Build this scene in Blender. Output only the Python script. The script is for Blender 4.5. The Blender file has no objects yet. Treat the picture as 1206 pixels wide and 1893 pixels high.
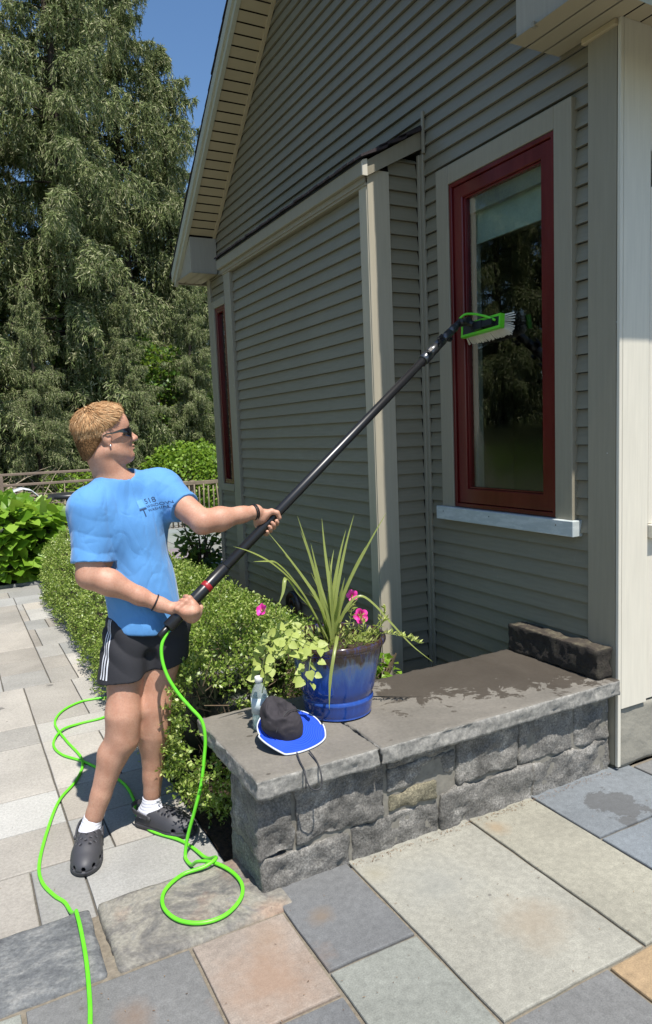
import bpy, math, random
import numpy as np
from mathutils import Vector, Matrix, noise
from mathutils.bvhtree import BVHTree
R = math.radians
S = bpy.context.scene
random.seed(4); rng = np.random.default_rng(7)

# ------------------------------------------------------------ camera, sky, sun
cd = bpy.data.cameras.new('Camera'); cam = bpy.data.objects.new('Camera', cd); S.collection.objects.link(cam)
cd.sensor_fit = 'VERTICAL'; cd.sensor_height = 24; cd.lens = 24*1320.72/1893; cd.clip_start = .05; cd.clip_end = 1000
cam.matrix_world = Matrix.Translation((0, 0, 1.6)) @ Matrix.Rotation(-0.484093752, 4, 'Z') @ Matrix.Rotation(math.pi/2-0.110138, 4, 'X') @ Matrix.Rotation(-0.041008461, 4, 'Z')
S.camera = cam
W = bpy.data.worlds.new('World'); S.world = W; W.use_nodes = True
wn = W.node_tree.nodes; wl = W.node_tree.links
sky = wn.new('ShaderNodeTexSky'); sky.sky_type = 'NISHITA'; sky.sun_disc = False
EL = R(66.5); SX, SY = -.020, -.9998
sky.sun_elevation = EL; sky.sun_rotation = math.atan2(SX, SY); sky.dust_density = .5; sky.ozone_density = 1.6
hs = wn.new('ShaderNodeHueSaturation'); hs.inputs['Saturation'].default_value = 1.15; wl.new(sky.outputs[0], hs.inputs['Color']); wl.new(hs.outputs[0], wn['Background'].inputs[0]); wn['Background'].inputs[1].default_value = .115
sl = bpy.data.lights.new('Sun', 'SUN'); sl.energy = 5.0; sl.angle = R(.53); sl.color = (1, .955, .89)
so = bpy.data.objects.new('Sun', sl); S.collection.objects.link(so)
sd = Vector((SX*math.cos(EL), SY*math.cos(EL), math.sin(EL)))
so.rotation_euler = sd.to_track_quat('Z', 'Y').to_euler()
S.view_settings.view_transform = 'Standard'; S.view_settings.look = 'None'; S.view_settings.gamma = 1
S.view_settings.exposure = 0.46
S.cycles.max_bounces = 6; S.cycles.transparent_max_bounces = 12; S.cycles.diffuse_bounces = 3
S.cycles.use_adaptive_sampling = True

# ------------------------------------------------------------ materials
def srgb(r, g, b):
    f = lambda c: (c/255/12.92 if c/255 <= .04045 else ((c/255+.055)/1.055)**2.4)
    return (f(r), f(g), f(b))
class NT:
    def __init__(s, name):
        s.m = bpy.data.materials.new(name); s.m.use_nodes = True
        s.t = s.m.node_tree; s.n = s.t.nodes; s.b = s.n['Principled BSDF']; s.out = s.n['Material Output']
        s.tc = s.n.new('ShaderNodeTexCoord')
    def new(s, t, **k):
        n = s.n.new(t)
        for a, v in k.items(): setattr(n, a, v)
        return n
    def link(s, a, b): s.t.links.new(a, b)
    def setin(s, n, i, v):
        if hasattr(v, 'is_output') or isinstance(v, bpy.types.NodeSocket): s.link(v, n.inputs[i])
        else:
            if isinstance(v, tuple) and len(v) == 3 and n.inputs[i].type == 'RGBA': v = v+(1,)
            n.inputs[i].default_value = v
    def mapc(s, scale=(1, 1, 1), rot=(0, 0, 0), coord='Object'):
        m = s.new('ShaderNodeMapping'); s.link(s.tc.outputs[coord], m.inputs[0]); m.inputs['Scale'].default_value = scale; m.inputs['Rotation'].default_value = rot
        return m.outputs[0]
    def noise(s, sc, det=4, rough=.55, vec=None, out=0, dist=0):
        n = s.new('ShaderNodeTexNoise'); s.link(vec or s.tc.outputs['Object'], n.inputs['Vector'])
        n.inputs['Scale'].default_value = sc; n.inputs['Detail'].default_value = det; n.inputs['Roughness'].default_value = rough; n.inputs['Distortion'].default_value = dist
        return n.outputs[out]
    def ramp(s, fac, stops):
        n = s.new('ShaderNodeValToRGB'); s.link(fac, n.inputs[0]); e = n.color_ramp.elements
        while len(e) < len(stops): e.new(.5)
        for q, (p, c) in zip(e, stops):
            q.position = p; q.color = (c, c, c, 1) if isinstance(c, (int, float)) else tuple(c)+(1,)
        return n.outputs[0]
    def mix(s, fac, a, b, mode='MIX'):
        n = s.new('ShaderNodeMix', data_type='RGBA', blend_type=mode)
        s.setin(n, 0, fac); s.setin(n, 6, a); s.setin(n, 7, b); return n.outputs[2]
    def math(s, op, a, b=0.):
        n = s.new('ShaderNodeMath', operation=op); s.setin(n, 0, a); s.setin(n, 1, b); return n.outputs[0]
    def bump(s, h, strength=.3, dist=.01, nrm=None):
        n = s.new('ShaderNodeBump'); s.link(h, n.inputs['Height']); n.inputs['Strength'].default_value = strength; n.inputs['Distance'].default_value = dist
        if nrm: s.link(nrm, n.inputs['Normal'])
        s.link(n.outputs[0], s.b.inputs['Normal']); return n.outputs[0]
    def col(s, v): s.setin(s.b, 'Base Color', v)
    def rough(s, v): s.setin(s.b, 'Roughness', v)
def simple(name, c, rough=.6, var=.12, sc=8, bump=0, bsc=60, bd=.002, metal=0, spec=.5):
    m = NT(name); f = m.noise(sc, 5)
    d = tuple(x*(1-var) for x in c); l = tuple(min(1, x*(1+var)) for x in c)
    m.col(m.ramp(f, [(.3, d), (.7, l)])); m.rough(rough); m.b.inputs['Metallic'].default_value = metal
    m.b.inputs['Specular IOR Level'].default_value = spec
    if bump: m.bump(m.noise(bsc, 4), bump, bd)
    return m.m
def leafmat(name, c1, c2, trans=.35, rough=.45, c3=None, spec=.4):
    m = NT(name); g = m.new('ShaderNodeNewGeometry')
    st = [(0, c1), (1, c2)] if c3 is None else [(0, c1), (.6, c2), (.9, c3)]
    c = m.ramp(g.outputs['Random Per Island'], st)
    m.col(c); m.rough(rough); m.b.inputs['Specular IOR Level'].default_value = spec
    t = m.new('ShaderNodeBsdfTranslucent'); m.link(m.mix(.5, c, (.35, .5, .05), 'MIX') if trans > .3 else c, t.inputs[0])
    x = m.new('ShaderNodeMixShader'); x.inputs[0].default_value = trans
    m.link(m.b.outputs[0], x.inputs[1]); m.link(t.outputs[0], x.inputs[2]); m.link(x.outputs[0], m.out.inputs[0])
    return m.m

# ------------------------------------------------------------ object helpers
def tag(o, label=None, cat=None, group=None, kind=None):
    if label: o['label'] = label
    if cat: o['category'] = cat
    if group: o['group'] = group
    if kind: o['kind'] = kind
    return o
def empty(name, loc, label, cat, group=None):
    o = bpy.data.objects.new(name, None); S.collection.objects.link(o); o.location = loc; o.empty_display_size = .1
    return tag(o, label, cat, group)
def wloc(p):
    v = Vector((0, 0, 0))
    while p: v += p.location; p = p.parent
    return v
def obj(name, V, F, m, parent=None, smooth=False):
    """V world coordinates; parents are never rotated"""
    V = np.asarray(V, np.float32).reshape(-1, 3)
    if parent: V = V-np.array(wloc(parent), np.float32)
    me = bpy.data.meshes.new(name)
    if isinstance(F, np.ndarray):
        n, k = F.shape
        me.vertices.add(len(V)); me.vertices.foreach_set('co', V.ravel())
        me.loops.add(n*k); me.loops.foreach_set('vertex_index', F.astype(np.int32).ravel())
        me.polygons.add(n); me.polygons.foreach_set('loop_start', np.arange(0, n*k, k, dtype=np.int32)); me.polygons.foreach_set('loop_total', np.full(n, k, np.int32))
        me.update(calc_edges=True)
    else:
        me.from_pydata(V.tolist(), [], F); me.update()
    if smooth: me.polygons.foreach_set('use_smooth', [True]*len(me.polygons))
    if m: me.materials.append(m)
    o = bpy.data.objects.new(name, me); S.collection.objects.link(o)
    if parent: o.parent = parent
    return o
class MB:
    def __init__(s): s.V = []; s.F = []
    def add(s, V, F):
        k = len(s.V); s.V += [tuple(v) for v in V]; s.F += [tuple(i+k for i in f) for f in F]; return s
    def box(s, x0, x1, y0, y1, z0, z1, c=0):
        if c <= 0:
            s.add([(x0,y0,z0),(x1,y0,z0),(x1,y1,z0),(x0,y1,z0),(x0,y0,z1),(x1,y0,z1),(x1,y1,z1),(x0,y1,z1)],
              [(3,2,1,0),(4,5,6,7),(0,1,5,4),(1,2,6,5),(2,3,7,6),(3,0,4,7)])
        else:
            V, F = rbox(x0,x1,y0,y1,z0,z1,c); s.add(V, F)
        return s
    def prism(s, poly, axis, a, b):
        """poly: 2-D outline in the two remaining axes (in order), extruded from a to b along axis"""
        n = len(poly)
        def P(p, t):
            q = [0, 0, 0]; o = [i for i in range(3) if i != axis]; q[axis] = t; q[o[0]] = p[0]; q[o[1]] = p[1]; return q
        V = [P(p, a) for p in poly]+[P(p, b) for p in poly]
        F = [tuple(range(n))[::-1], tuple(range(n, 2*n))]+[(i, (i+1) % n, n+(i+1) % n, n+i) for i in range(n)]
        return s.add(V, F)
    def tube(s, pts, r, n=10, cap=True):
        V, F = tube(pts, r, n, cap); return s.add(V, F)
    def build(s, name, m, parent=None, smooth=False): 
        o = obj(name, s.V, s.F, m, parent, smooth); fixn(o); return o
def fixn(o):
    import bmesh
    bm = bmesh.new(); bm.from_mesh(o.data); bmesh.ops.recalc_face_normals(bm, faces=bm.faces); bm.to_mesh(o.data); bm.free()
def rbox(x0,x1,y0,y1,z0,z1,c):
    V = []; 
    for z, i in ((z0, c), (z0+c, 0), (z1-c, 0), (z1, c)):
        V += [(x0+c,y0+i,z),(x1-c,y0+i,z),(x1-i,y0+c,z),(x1-i,y1-c,z),(x1-c,y1-i,z),(x0+c,y1-i,z),(x0+i,y1-c,z),(x0+i,y0+c,z)]
    F = [tuple(range(7,-1,-1)), tuple(range(24,32))]
    for k in range(3):
        for i in range(8): F.append((k*8+i, k*8+(i+1)%8, k*8+8+(i+1)%8, k*8+8+i))
    return V, F
def tube(pts, r, n=10, cap=True):
    P = [Vector(p) for p in pts]; m = len(P); rr = r if hasattr(r, '__len__') else [r]*m
    V = []; F = []; nrm = None
    for i in range(m):
        t = (P[min(i+1, m-1)]-P[max(i-1, 0)]).normalized()
        if nrm is None:
            a = Vector((0, 0, 1)) if abs(t.z) < .9 else Vector((1, 0, 0)); nrm = t.cross(a).normalized()
        else:
            nrm = (nrm-t*nrm.dot(t)).normalized()
        bn = t.cross(nrm)
        for k in range(n):
            a = 2*math.pi*k/n; V.append(tuple(P[i]+(nrm*math.cos(a)+bn*math.sin(a))*rr[i]))
    for i in range(m-1):
        for k in range(n): F.append((i*n+k, i*n+(k+1)%n, (i+1)*n+(k+1)%n, (i+1)*n+k))
    if cap: F += [tuple(range(n))[::-1], tuple(range((m-1)*n, m*n))]
    return V, F
def spline(pts, sub=6):
    P = np.array(pts, float); out = []
    for i in range(len(P)-1):
        p0 = P[max(i-1, 0)]; p1 = P[i]; p2 = P[i+1]; p3 = P[min(i+2, len(P)-1)]
        for k in range(sub):
            t = k/sub
            out.append(.5*((2*p1)+(-p0+p2)*t+(2*p0-5*p1+4*p2-p3)*t*t+(-p0+3*p1-3*p2+p3)*t**3))
    out.append(P[-1]); return [tuple(p) for p in out]
def lathe(prof, cx, cy, n=48, squash=1):
    V = []; F = []
    for r, z in prof:
        for k in range(n):
            a = 2*math.pi*k/n; V.append((cx+r*math.cos(a), cy+r*math.sin(a)*squash, z))
    for i in range(len(prof)-1):
        for k in range(n): F.append((i*n+k, i*n+(k+1)%n, (i+1)*n+(k+1)%n, (i+1)*n+k))
    return V, F
def rough_block(x0,x1,y0,y1,z0,z1, step=.02, amp=.008, rad=.012, seed=0, flat_top=False, freq=9):
    """split-faced stone: a rounded box whose faces are broken up by noise"""
    V = []; F = []; key = {}
    N = [max(2, int(round((b-a)/step))) for a, b in ((x0,x1),(y0,y1),(z0,z1))]
    lo = Vector((x0,y0,z0)); hi = Vector((x1,y1,z1)); off = Vector((seed*7.3, seed*3.1, seed*5.7))
    def vid(i, j, k):
        q = (i, j, k)
        if q in key: return key[q]
        p = Vector((x0+(x1-x0)*i/N[0], y0+(y1-y0)*j/N[1], z0+(z1-z0)*k/N[2]))
        r = min(rad, min(hi-lo)/2.1)
        c = Vector([min(max(p[a], lo[a]+r), hi[a]-r) for a in range(3)]); d = p-c
        d.normalize(); w = c+d*r
        s = (noise.noise((w+off)*freq)*.6+noise.noise((w+off)*freq*2.7)*.35+noise.noise((w+off)*freq*7)*.15)
        s2 = abs(noise.noise((w+off)*freq*.6+Vector((9, 2, 4))))+.55*abs(noise.noise((w+off)*freq*1.9+Vector((1, 7, 3))))-.12
        a = amp
        if flat_top: a = amp*(math.hypot(d.x, d.y)**2)+amp*.05
        w = w+d*a*(s*1.6-s2*1.3)
        key[q] = len(V); V.append(tuple(w)); return key[q]
    for ax in range(3):
        u, v = [a for a in range(3) if a != ax]
        for side in (0, N[ax]):
            for i in range(N[u]):
                for j in range(N[v]):
                    ids = []
                    for di, dj in ((0,0),(1,0),(1,1),(0,1)):
                        q = [0,0,0]; q[ax] = side; q[u] = i+di; q[v] = j+dj; ids.append(vid(*q))
                    if (side == 0) ^ (ax == 1): ids = ids[::-1]
                    F.append(tuple(ids))
    return V, F

# ------------------------------------------------------------ shared materials
def siding_mat():
    m = NT('taupe vinyl siding'); v = m.mapc((3, 3, 40)); n = m.noise(2, 6, .6, v); g = m.noise(.9, 4)
    c = m.mix(m.ramp(n, [(.3, 0.), (.7, 1.)]), srgb(127,121,102), srgb(137,131,112))
    c = m.mix(m.ramp(g, [(.35, 0.), (.75, .45)]), c, srgb(114,106,90))
    st = m.noise(4, 5, .7, m.mapc((9, 9, .8))); c = m.mix(m.ramp(st, [(.62, 0.), (.75, .22)]), c, srgb(176,174,160))
    m.col(c); m.rough(.42); m.bump(m.noise(3, 6, .7, m.mapc((4, 4, 130))), .12, .002); return m.m
SIDING = siding_mat()
def trim_mat(name, c, spots=True):
    m = NT(name); n = m.noise(3, 6, .6, m.mapc((20, 20, 1.2)))
    a = m.mix(m.ramp(n, [(.3, 0.), (.75, 1.)]), tuple(x*.93 for x in c), tuple(min(1, x*1.06) for x in c))
    if spots:
        v = m.new('ShaderNodeTexVoronoi'); m.link(m.tc.outputs['Object'], v.inputs[0]); v.inputs['Scale'].default_value = 14
        f = m.math('LESS_THAN', v.outputs[0], .045); f = m.math('MULTIPLY', f, m.math('GREATER_THAN', m.noise(2.2, 2), .55))
        a = m.mix(f, a, (.75, .75, .72))
    m.col(a); m.rough(.5); m.bump(m.noise(3, 6, .6, m.mapc((60, 60, 3))), .15, .001); return m.m
TRIM = trim_mat('taupe painted trim', srgb(146,139,121)); TRIM_LIT = trim_mat('sunlit taupe trim', srgb(176,168,148), False); CREAM = trim_mat('cream painted corner', srgb(208,202,186), False)  # second one is lightened taupe: sun on the bay post put into its colour
SHINGLE = simple('dark shingles', srgb(52,44,46), .9, .3, 40, .6, 120, .004)
BEIGE = simple('beige vinyl soffit', srgb(178,163,132), .45, .06, 3)
RED = NT('dark red window frame'); RED.col(RED.mix(RED.ramp(RED.noise(6, 5, .6, RED.mapc((1, 1, .2))), [(.4, 0.), (.8, 1.)]), srgb(82,13,15), srgb(106,33,31))); RED.rough(.22); RED = RED.m
# ------------------------------------------------------------ ground, paths, terrace
gm = NT('soil and lawn'); n = gm.noise(.35, 6); gm.col(gm.mix(gm.ramp(n, [(.4, 0.), (.6, 1.)]), (.05, .075, .018), (.06, .045, .025))); gm.rough(.95); gm.bump(gm.noise(20, 6), .6, .03)
tag(obj('ground', [(-150,-150,-.16),(150,-150,-.16),(150,250,-.16),(-150,250,-.16)], [(0,1,2,3)], gm.m), kind='structure')

def slab_tiles(tiles, ztop, th, gap, cham, seed, wob=.002, seg=.09):
    """each (x0,x1,y0,y1,(r,g,b)) becomes a stone with a worn chamfered edge"""
    V = []; F = []; Cc = []; rr = random.Random(seed)
    for (x0,x1,y0,y1,c) in tiles:
        x0 += gap/2; x1 -= gap/2; y0 += gap/2; y1 -= gap/2
        dz = rr.uniform(-.002, .002); out = []
        def edge(ax, ay, bx, by):
            L = math.hypot(bx-ax, by-ay); n = max(2, int(L/seg)); q = []
            for i in range(n):
                t = i/n; w = rr.uniform(-wob, wob)
                nx, ny = (by-ay)/L, -(bx-ax)/L
                q.append((ax+(bx-ax)*t+nx*w, ay+(by-ay)*t+ny*w, nx, ny))
            return q
        loop = edge(x0,y0,x1,y0)+edge(x1,y0,x1,y1)+edge(x1,y1,x0,y1)+edge(x0,y1,x0,y0)
        cx, cy = (x0+x1)/2, (y0+y1)/2; n = len(loop); b = len(V)
        for ring, (ins, z) in enumerate(((0, ztop-th), (0, ztop-cham*1.3), (cham*.4, ztop-cham*.35), (cham*1.5, ztop+dz*.5))):
            for (px, py, nx, ny) in loop:
                qx = px-math.copysign(min(abs(px-cx), ins), px-cx); qy = py-math.copysign(min(abs(py-cy), ins), py-cy)
                V.append((qx, qy, z))
        for k in range(3):
            for i in range(n): F.append((b+k*n+i, b+k*n+(i+1)%n, b+(k+1)*n+(i+1)%n, b+(k+1)*n+i)); Cc.append(c)
        F.append(tuple(b+3*n+i for i in range(n))); Cc.append(c)
    return V, F, Cc
def tinted(o, Cc):
    a = o.data.color_attributes.new('tint', 'FLOAT_COLOR', 'CORNER'); L = []
    for p, c in zip(o.data.polygons, Cc): L += [c[0], c[1], c[2], 1.]*p.loop_total
    a.data.foreach_set('color', L)
def stonemat(name, stain=True, fine=1., wet=None, rust=True, bumpk=1., blots=()):
    m = NT(name); a = m.new('ShaderNodeAttribute', attribute_name='tint'); c = a.outputs['Color']
    n1 = m.noise(2.3, 8, .62, dist=.4); c = m.mix(1, c, m.ramp(n1, [(.25, .78), (.5, 1.), (.78, 1.2)]), 'MULTIPLY')
    n2 = m.noise(38*fine, 6, .7); c = m.mix(1, c, m.ramp(n2, [(.3, .80), (.7, 1.18)]), 'MULTIPLY')
    n5 = m.noise(210*fine, 3, .7); c = m.mix(1, c, m.ramp(n5, [(.32, .8), (.5, 1.), (.68, 1.18)]), 'MULTIPLY')
    if rust:
        n3 = m.noise(1.7, 5, .6, m.mapc((1, 1, 1), (0, 0, .6))); c = m.mix(m.ramp(n3, [(.6, 0.), (.78, .4)]), c, srgb(170,132,98))
    for (x, y, r, cc, k) in blots:
        g = m.new('ShaderNodeVectorMath', operation='DISTANCE'); m.link(m.tc.outputs['Object'], g.inputs[0]); g.inputs[1].default_value = (x, y, 0)
        f = m.math('ADD', g.outputs['Value'], m.math('MULTIPLY', m.math('SUBTRACT', m.noise(9, 6, .7), .5), r*1.6)); f = m.math('DIVIDE', f, r)
        c = m.mix(m.ramp(f, [(.15, k), (1., 0.)]), c, cc)
    if stain:
        v = m.new('ShaderNodeTexVoronoi'); m.link(m.tc.outputs['Object'], v.inputs[0]); v.inputs['Scale'].default_value = 5.5; v.inputs['Randomness'].default_value = 1
        vv = m.math('ADD', v.outputs[0], m.math('MULTIPLY', m.noise(40, 3), .06))
        c = m.mix(m.ramp(vv, [(.055, .75), (.075, 0.)]), c, srgb(92,88,82))
    if wet:
        for (x, y, r) in wet:
            g = m.new('ShaderNodeVectorMath', operation='DISTANCE'); m.link(m.tc.outputs['Object'], g.inputs[0]); g.inputs[1].default_value = (x, y, 0)
            f = m.math('ADD', g.outputs['Value'], m.math('MULTIPLY', m.math('SUBTRACT', m.noise(11, 6, .7), .5), r*2.6))
            c = m.mix(m.ramp(f, [(r*.93, .62), (r, 0.)]), c, srgb(72,70,68))
    m.col(c); m.rough(.8)
    h = m.mix(.5, n2, m.noise(7, 6, .6)); m.bump(h, .35*bumpk, .006); return m.m
sand = simple('joint sand', srgb(120,112,98), .95, .25, 60, .8, 200, .004)
tag(obj('patio_bed', [(-3,-3,-.012),(8,-3,-.012),(8,2.19,-.012),(-3,2.19,-.012)], [(0,1,2,3)], sand), kind='structure')
BL = srgb(108,108,106); BL2 = srgb(102,103,103); PG = srgb(130,132,124); PALE = srgb(142,140,129); RU = srgb(140,129,118); OR = srgb(150,128,98)
T = [(.055,.547,1.60,2.085,BL),(-.48,.055,1.55,2.085,PG),(.547,.872,1.672,2.088,RU),(.547,.872,1.05,1.672,BL2),(.872,1.194,1.768,2.22,BL2),(.872,1.194,1.28,1.768,PG),
 (1.194,1.762,1.362,2.25,PALE),(1.762,2.105,1.362,2.25,srgb(142,139,125)),(2.105,2.70,1.838,2.25,srgb(110,115,118)),(2.70,3.3,1.838,2.17,BL),(2.105,2.72,1.36,1.838,srgb(112,118,122)),
 (.872,1.592,.8,1.28,BL),(1.194,1.592,1.281,1.362,BL),(1.592,2.10,.9,1.362,OR),(2.10,2.9,.8,1.36,PALE),(-.48,.547,1.0,1.55,BL2),(2.72,3.4,1.2,1.838,PALE)]
T = [t for t in T if not (t[0] == 1.194 and t[2] == 1.281)]
T[11] = (.872,1.592,.8,1.362-.0,BL); T[5] = (.872,1.194,1.362,1.768,PG)
rr = random.Random(3)
for ix in range(-3, 5):
    for iy in range(-4, 1):
        x = ix*.95+.1; y = iy*.75+.8
        T.append((x, x+.95, y-.75, y, rr.choice((BL, PG, PALE, BL2))))
T += [(x, x+.6, y, y+.55, rr.choice((BL,PG,PALE))) for x in (-2.9,-2.3,-1.7,-1.1) for y in (.8,1.35)]
V, F, Cc = slab_tiles([t for t in T if not (t[3] > 2.2 and t[0] > 2.65)], 0, .03, .012, .004, 5)
PATIO = stonemat('bluestone flags', blots=[(.72,1.83,.19,srgb(140,110,86),.55),(.78,2.0,.10,srgb(142,116,92),.4),(.97,2.0,.06,srgb(120,104,86),.6),(.33,1.90,.08,srgb(120,100,82),.6),(1.55,1.62,.16,srgb(140,126,106),.5),(1.25,2.1,.07,srgb(140,134,114),.5),(1.82,2.1,.06,srgb(146,122,90),.5),(1.4,1.95,.2,srgb(124,126,122),.4)], rust=False, wet=[(2.36,1.98,.11),(2.30,1.86,.04),(2.44,1.80,.035)])
o = obj('patio', V, F, PATIO); fixn(o); tinted(o, Cc); tag(o, kind='structure')

# kerb stones at the step down to the garden path
KR = NT('mottled kerb stone'); n = KR.noise(5, 9, .7, dist=.8); c = KR.ramp(n, [(.3, srgb(70,72,74)), (.46, srgb(112,109,103)), (.56, srgb(142,138,126)), (.68, srgb(106,107,108))])
n2 = KR.noise(3, 5); c = KR.mix(KR.ramp(n2, [(.52, 0.), (.66, .55)]), c, srgb(160,124,98)); c = KR.mix(1, c, KR.ramp(KR.noise(60, 5, .7), [(.3, .7), (.7, 1.25)]), 'MULTIPLY'); KR.col(c); KR.rough(.85); KR.bump(KR.noise(22, 8, .7), .8, .012)
KG = NT('grey kerb stone'); c = KG.ramp(KG.noise(9, 9, .72, KG.mapc((1, 1.6, 1), (0, 0, .5))), [(.3, srgb(66,68,72)), (.5, srgb(104,106,106)), (.72, srgb(150,149,144))]); c = KG.mix(1, c, KG.ramp(KG.noise(70, 5, .7), [(.3, .7), (.7, 1.25)]), 'MULTIPLY'); KG.col(c); KG.rough(.85); KG.bump(KG.noise(22, 8, .7), .8, .012)
for nm, (x0, x1, y1), m, s in (('kerb', (.326,.935,2.475), KR.m, 1), ('kerb', (-.46,.306,2.462), KG.m, 2), ('kerb', (-1.3,-.475,2.47), KR.m, 3)):
    V, F = rough_block(x0, x1, 2.094, y1, -.13, .002, .022, .010, .02, s, True, 6)
    tag(obj(nm, V, F, m, smooth=True), kind='structure')
tag(obj('kerb_bed', [(-3,2.0,-.03),(.92,2.0,-.03),(.92,2.44,-.03),(-3,2.44,-.03)], [(0,1,2,3)], sand), kind='structure')

# garden path of concrete pavers
pz = -.07
tag(obj('path_bed', [(-3,2.44,pz-.012),(.82,2.44,pz-.012),(.82,9.2,pz-.012),(-3,9.2,pz-.012)], [(0,1,2,3)], simple('grey joint sand', srgb(92,88,80), .95, .25, 60, .8, 200, .004)), kind='structure')
rr = random.Random(11); PT = []
def pc():
    k = rr.uniform(.88, 1.08); w = rr.uniform(-4, 6); return srgb((156+w*.6)*k, 153*k, (146-w*.6)*k)
cols = [(-2.62,-2.0),(-2.0,-1.38),(-1.38,-.76),(-.76,-.14),(-.14,.335),(.335,.84)]
lines = [2.42,2.915,3.235,3.57,4.20,4.50,5.25,5.60,5.92,6.28,6.9,7.27,7.77,8.1,8.51,8.86,9.1]
for ci, (a, b) in enumerate(cols):
    for y0, y1 in zip(lines, lines[1:]):
        mid = a+(b-a)*rr.choice((.0, .0, .3, .37, .62))
        sh = (.18 if y0 in (5.25, 5.6, 5.92, 6.28, 6.9, 7.27, 7.77) else 0)
        A, B = a+sh, b+sh
        if ci == len(cols)-1: B = .84
        if y0 == 2.42 and ci == 4: A = .15-.29; mid = .15
        if y0 == 2.42 and ci == 5: mid = 0
        if y0 == 2.915 and ci == 5: mid = .48
        if y0 == 3.235 and ci == 5: mid = 0
        if a+.1 < mid < b-.1: PT += [(A, mid+sh*.3, y0, y1, pc()), (mid+sh*.3, B, y0, y1, pc())]
        else: PT.append((A, B, y0, y1, pc()))
V, F, Cc = slab_tiles(PT, pz, .03, .007, .0035, 8, .001)
PAVE = stonemat('concrete pavers', True, 2.2, wet=[(.12,4.92,.09),(.5,5.2,.07),(.72,5.15,.06),(.35,4.95,.05),(.28,6.0,.05)], rust=False, bumpk=.6)
o = obj('path', V, F, PAVE); fixn(o); tinted(o, Cc); tag(o, kind='structure')
# grey terrace beyond the hedge
TT = [(x, x+.9, y, y+.6, tuple(v*rr.uniform(.9, 1.1) for v in srgb(128,126,124))) for x in np.arange(1.3, 9, .9) for y in np.arange(8.3, 14.4, .6)]
V, F, Cc = slab_tiles(TT, pz, .03, .012, .004, 8, .001)
o = obj('terrace', V, F, PAVE); fixn(o); tinted(o, Cc); tag(o, kind='structure')
tag(obj('terrace_bed', [(1.2,8.2,pz-.012),(9.5,8.2,pz-.012),(9.5,14.6,pz-.012),(1.2,14.6,pz-.012)], [(0,1,2,3)], sand), kind='structure')
# mulch bed under the hedge
mul = NT('bark mulch'); c = mul.ramp(mul.noise(55, 5, .7), [(.35, (.03,.02,.014)), (.6, (.10,.06,.035)), (.75, (.28,.18,.10))]); mul.col(c); mul.rough(.95); mul.bump(mul.noise(60, 6, .8), 1., .03)
Vb = []; nx, ny = 40, 150
for j in range(ny+1):
    for i in range(nx+1):
        x = .83+(2.62-.83)*i/nx; y = 2.5+5.8*j/ny; Vb.append((x, y, -.05+.03*noise.noise(Vector((x*5, y*5, 0)))+.012*noise.noise(Vector((x*30, y*30, 3)))))
tag(obj('planting_bed', Vb, [(j*(nx+1)+i, j*(nx+1)+i+1, (j+1)*(nx+1)+i+1, (j+1)*(nx+1)+i) for j in range(ny) for i in range(nx)], mul.m, smooth=True), kind='structure')
# narrow edging stones between path and bed
for k in range(13):
    y0 = 3.1+k*.46
    if y0 < 4.3: continue
    x = .83+.02*math.sin(k*1.7)
    V, F = rough_block(x-.015, x+.05, y0, y0+.45, -.13, -.035+.008*math.sin(k*3), .03, .008, .015, 20+k, False, 8)
    tag(obj('kerb', V, F, KG.m, smooth=True), kind='structure')

# ------------------------------------------------------------ house
HX = 2.62
house = empty('clapboard_house', (2.62, 4.8, 0), 'taupe clapboard house with a steep gable, beige soffits and dark red window frames', 'house')
ZS = 1.003; CO = .0825
def courses(z0, z1):
    k0 = math.floor((z0-ZS)/CO); out = []
    z = ZS+k0*CO
    while z < z1:
        out.append((max(z, z0), min(z+CO, z1))); z += CO
    return out
def clap(mb, plane, pos, uA, uB, z0, z1, holes=(), lap=.016):
    for zb, zt in courses(z0, z1):
        fa = uA if callable(uA) else (lambda z: uA); fb = uB if callable(uB) else (lambda z: uB)
        iv = [((fa(zb), fa(zt)), (fb(zb), fb(zt)))]
        if fb(zt)-fa(zt) < -.05: continue
        for (h0, h1, hz0, hz1) in holes:
            if zb < hz1-.02 and zt > hz0+.02:
                nv = []
                for (a, b) in iv:
                    if h0 > a[0]: nv.append((a, (min(h0, b[0]),)*2 if h0 < b[0] else b))
                    if h1 < b[0]: nv.append(((max(h1, a[0]),)*2 if h1 > a[0] else a, b))
                iv = nv
        for a, b in iv:
            L = b[0]-a[0]; n = max(1, int(L/.7))
            for i in range(n):
                q = []
                for (u, z, d) in ((0, zb, lap), (1, zb, lap), (1, zt, -.004), (0, zt, -.004)):
                    t0 = (i+u)/n; e = 1 if z == zt else 0
                    uu = a[e]+(b[e]-a[e])*t0
                    q.append((pos-d, uu, z) if plane == 'x' else (uu, pos-d, z))
                v = q+[(pos+.006, q[0][1], zb+.002), (pos+.006, q[1][1], zb+.002)] if plane == 'x' else q+[(q[0][0], pos+.006, zb+.002), (q[1][0], pos+.006, zb+.002)]
                if plane == 'x': mb.add(v, [(0,3,2,1), (0,1,5,4)])
                else: mb.add(v, [(0,1,2,3), (0,4,5,1)])
SL = .834; YR = 4.805
def zroof(y): return 3.615+SL*(7.135-y) if y > YR else 3.615+SL*(y-(2*YR-7.135))
gA = lambda z: max(2.2, 2*YR-7.135+(z-3.615)/SL) if z > 3.25 else 2.2
gB = lambda z: min(7.42, 7.135-(z-3.615)/SL) if z > 3.25 else 7.42
mb = MB()
clap(mb, 'x', HX, gA, gB, .0, 5.55, holes=[(2.53,3.31,1.15,2.94),(3.61,5.97,-.1,3.2),(7.02,7.21,1.12,2.92)])
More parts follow.
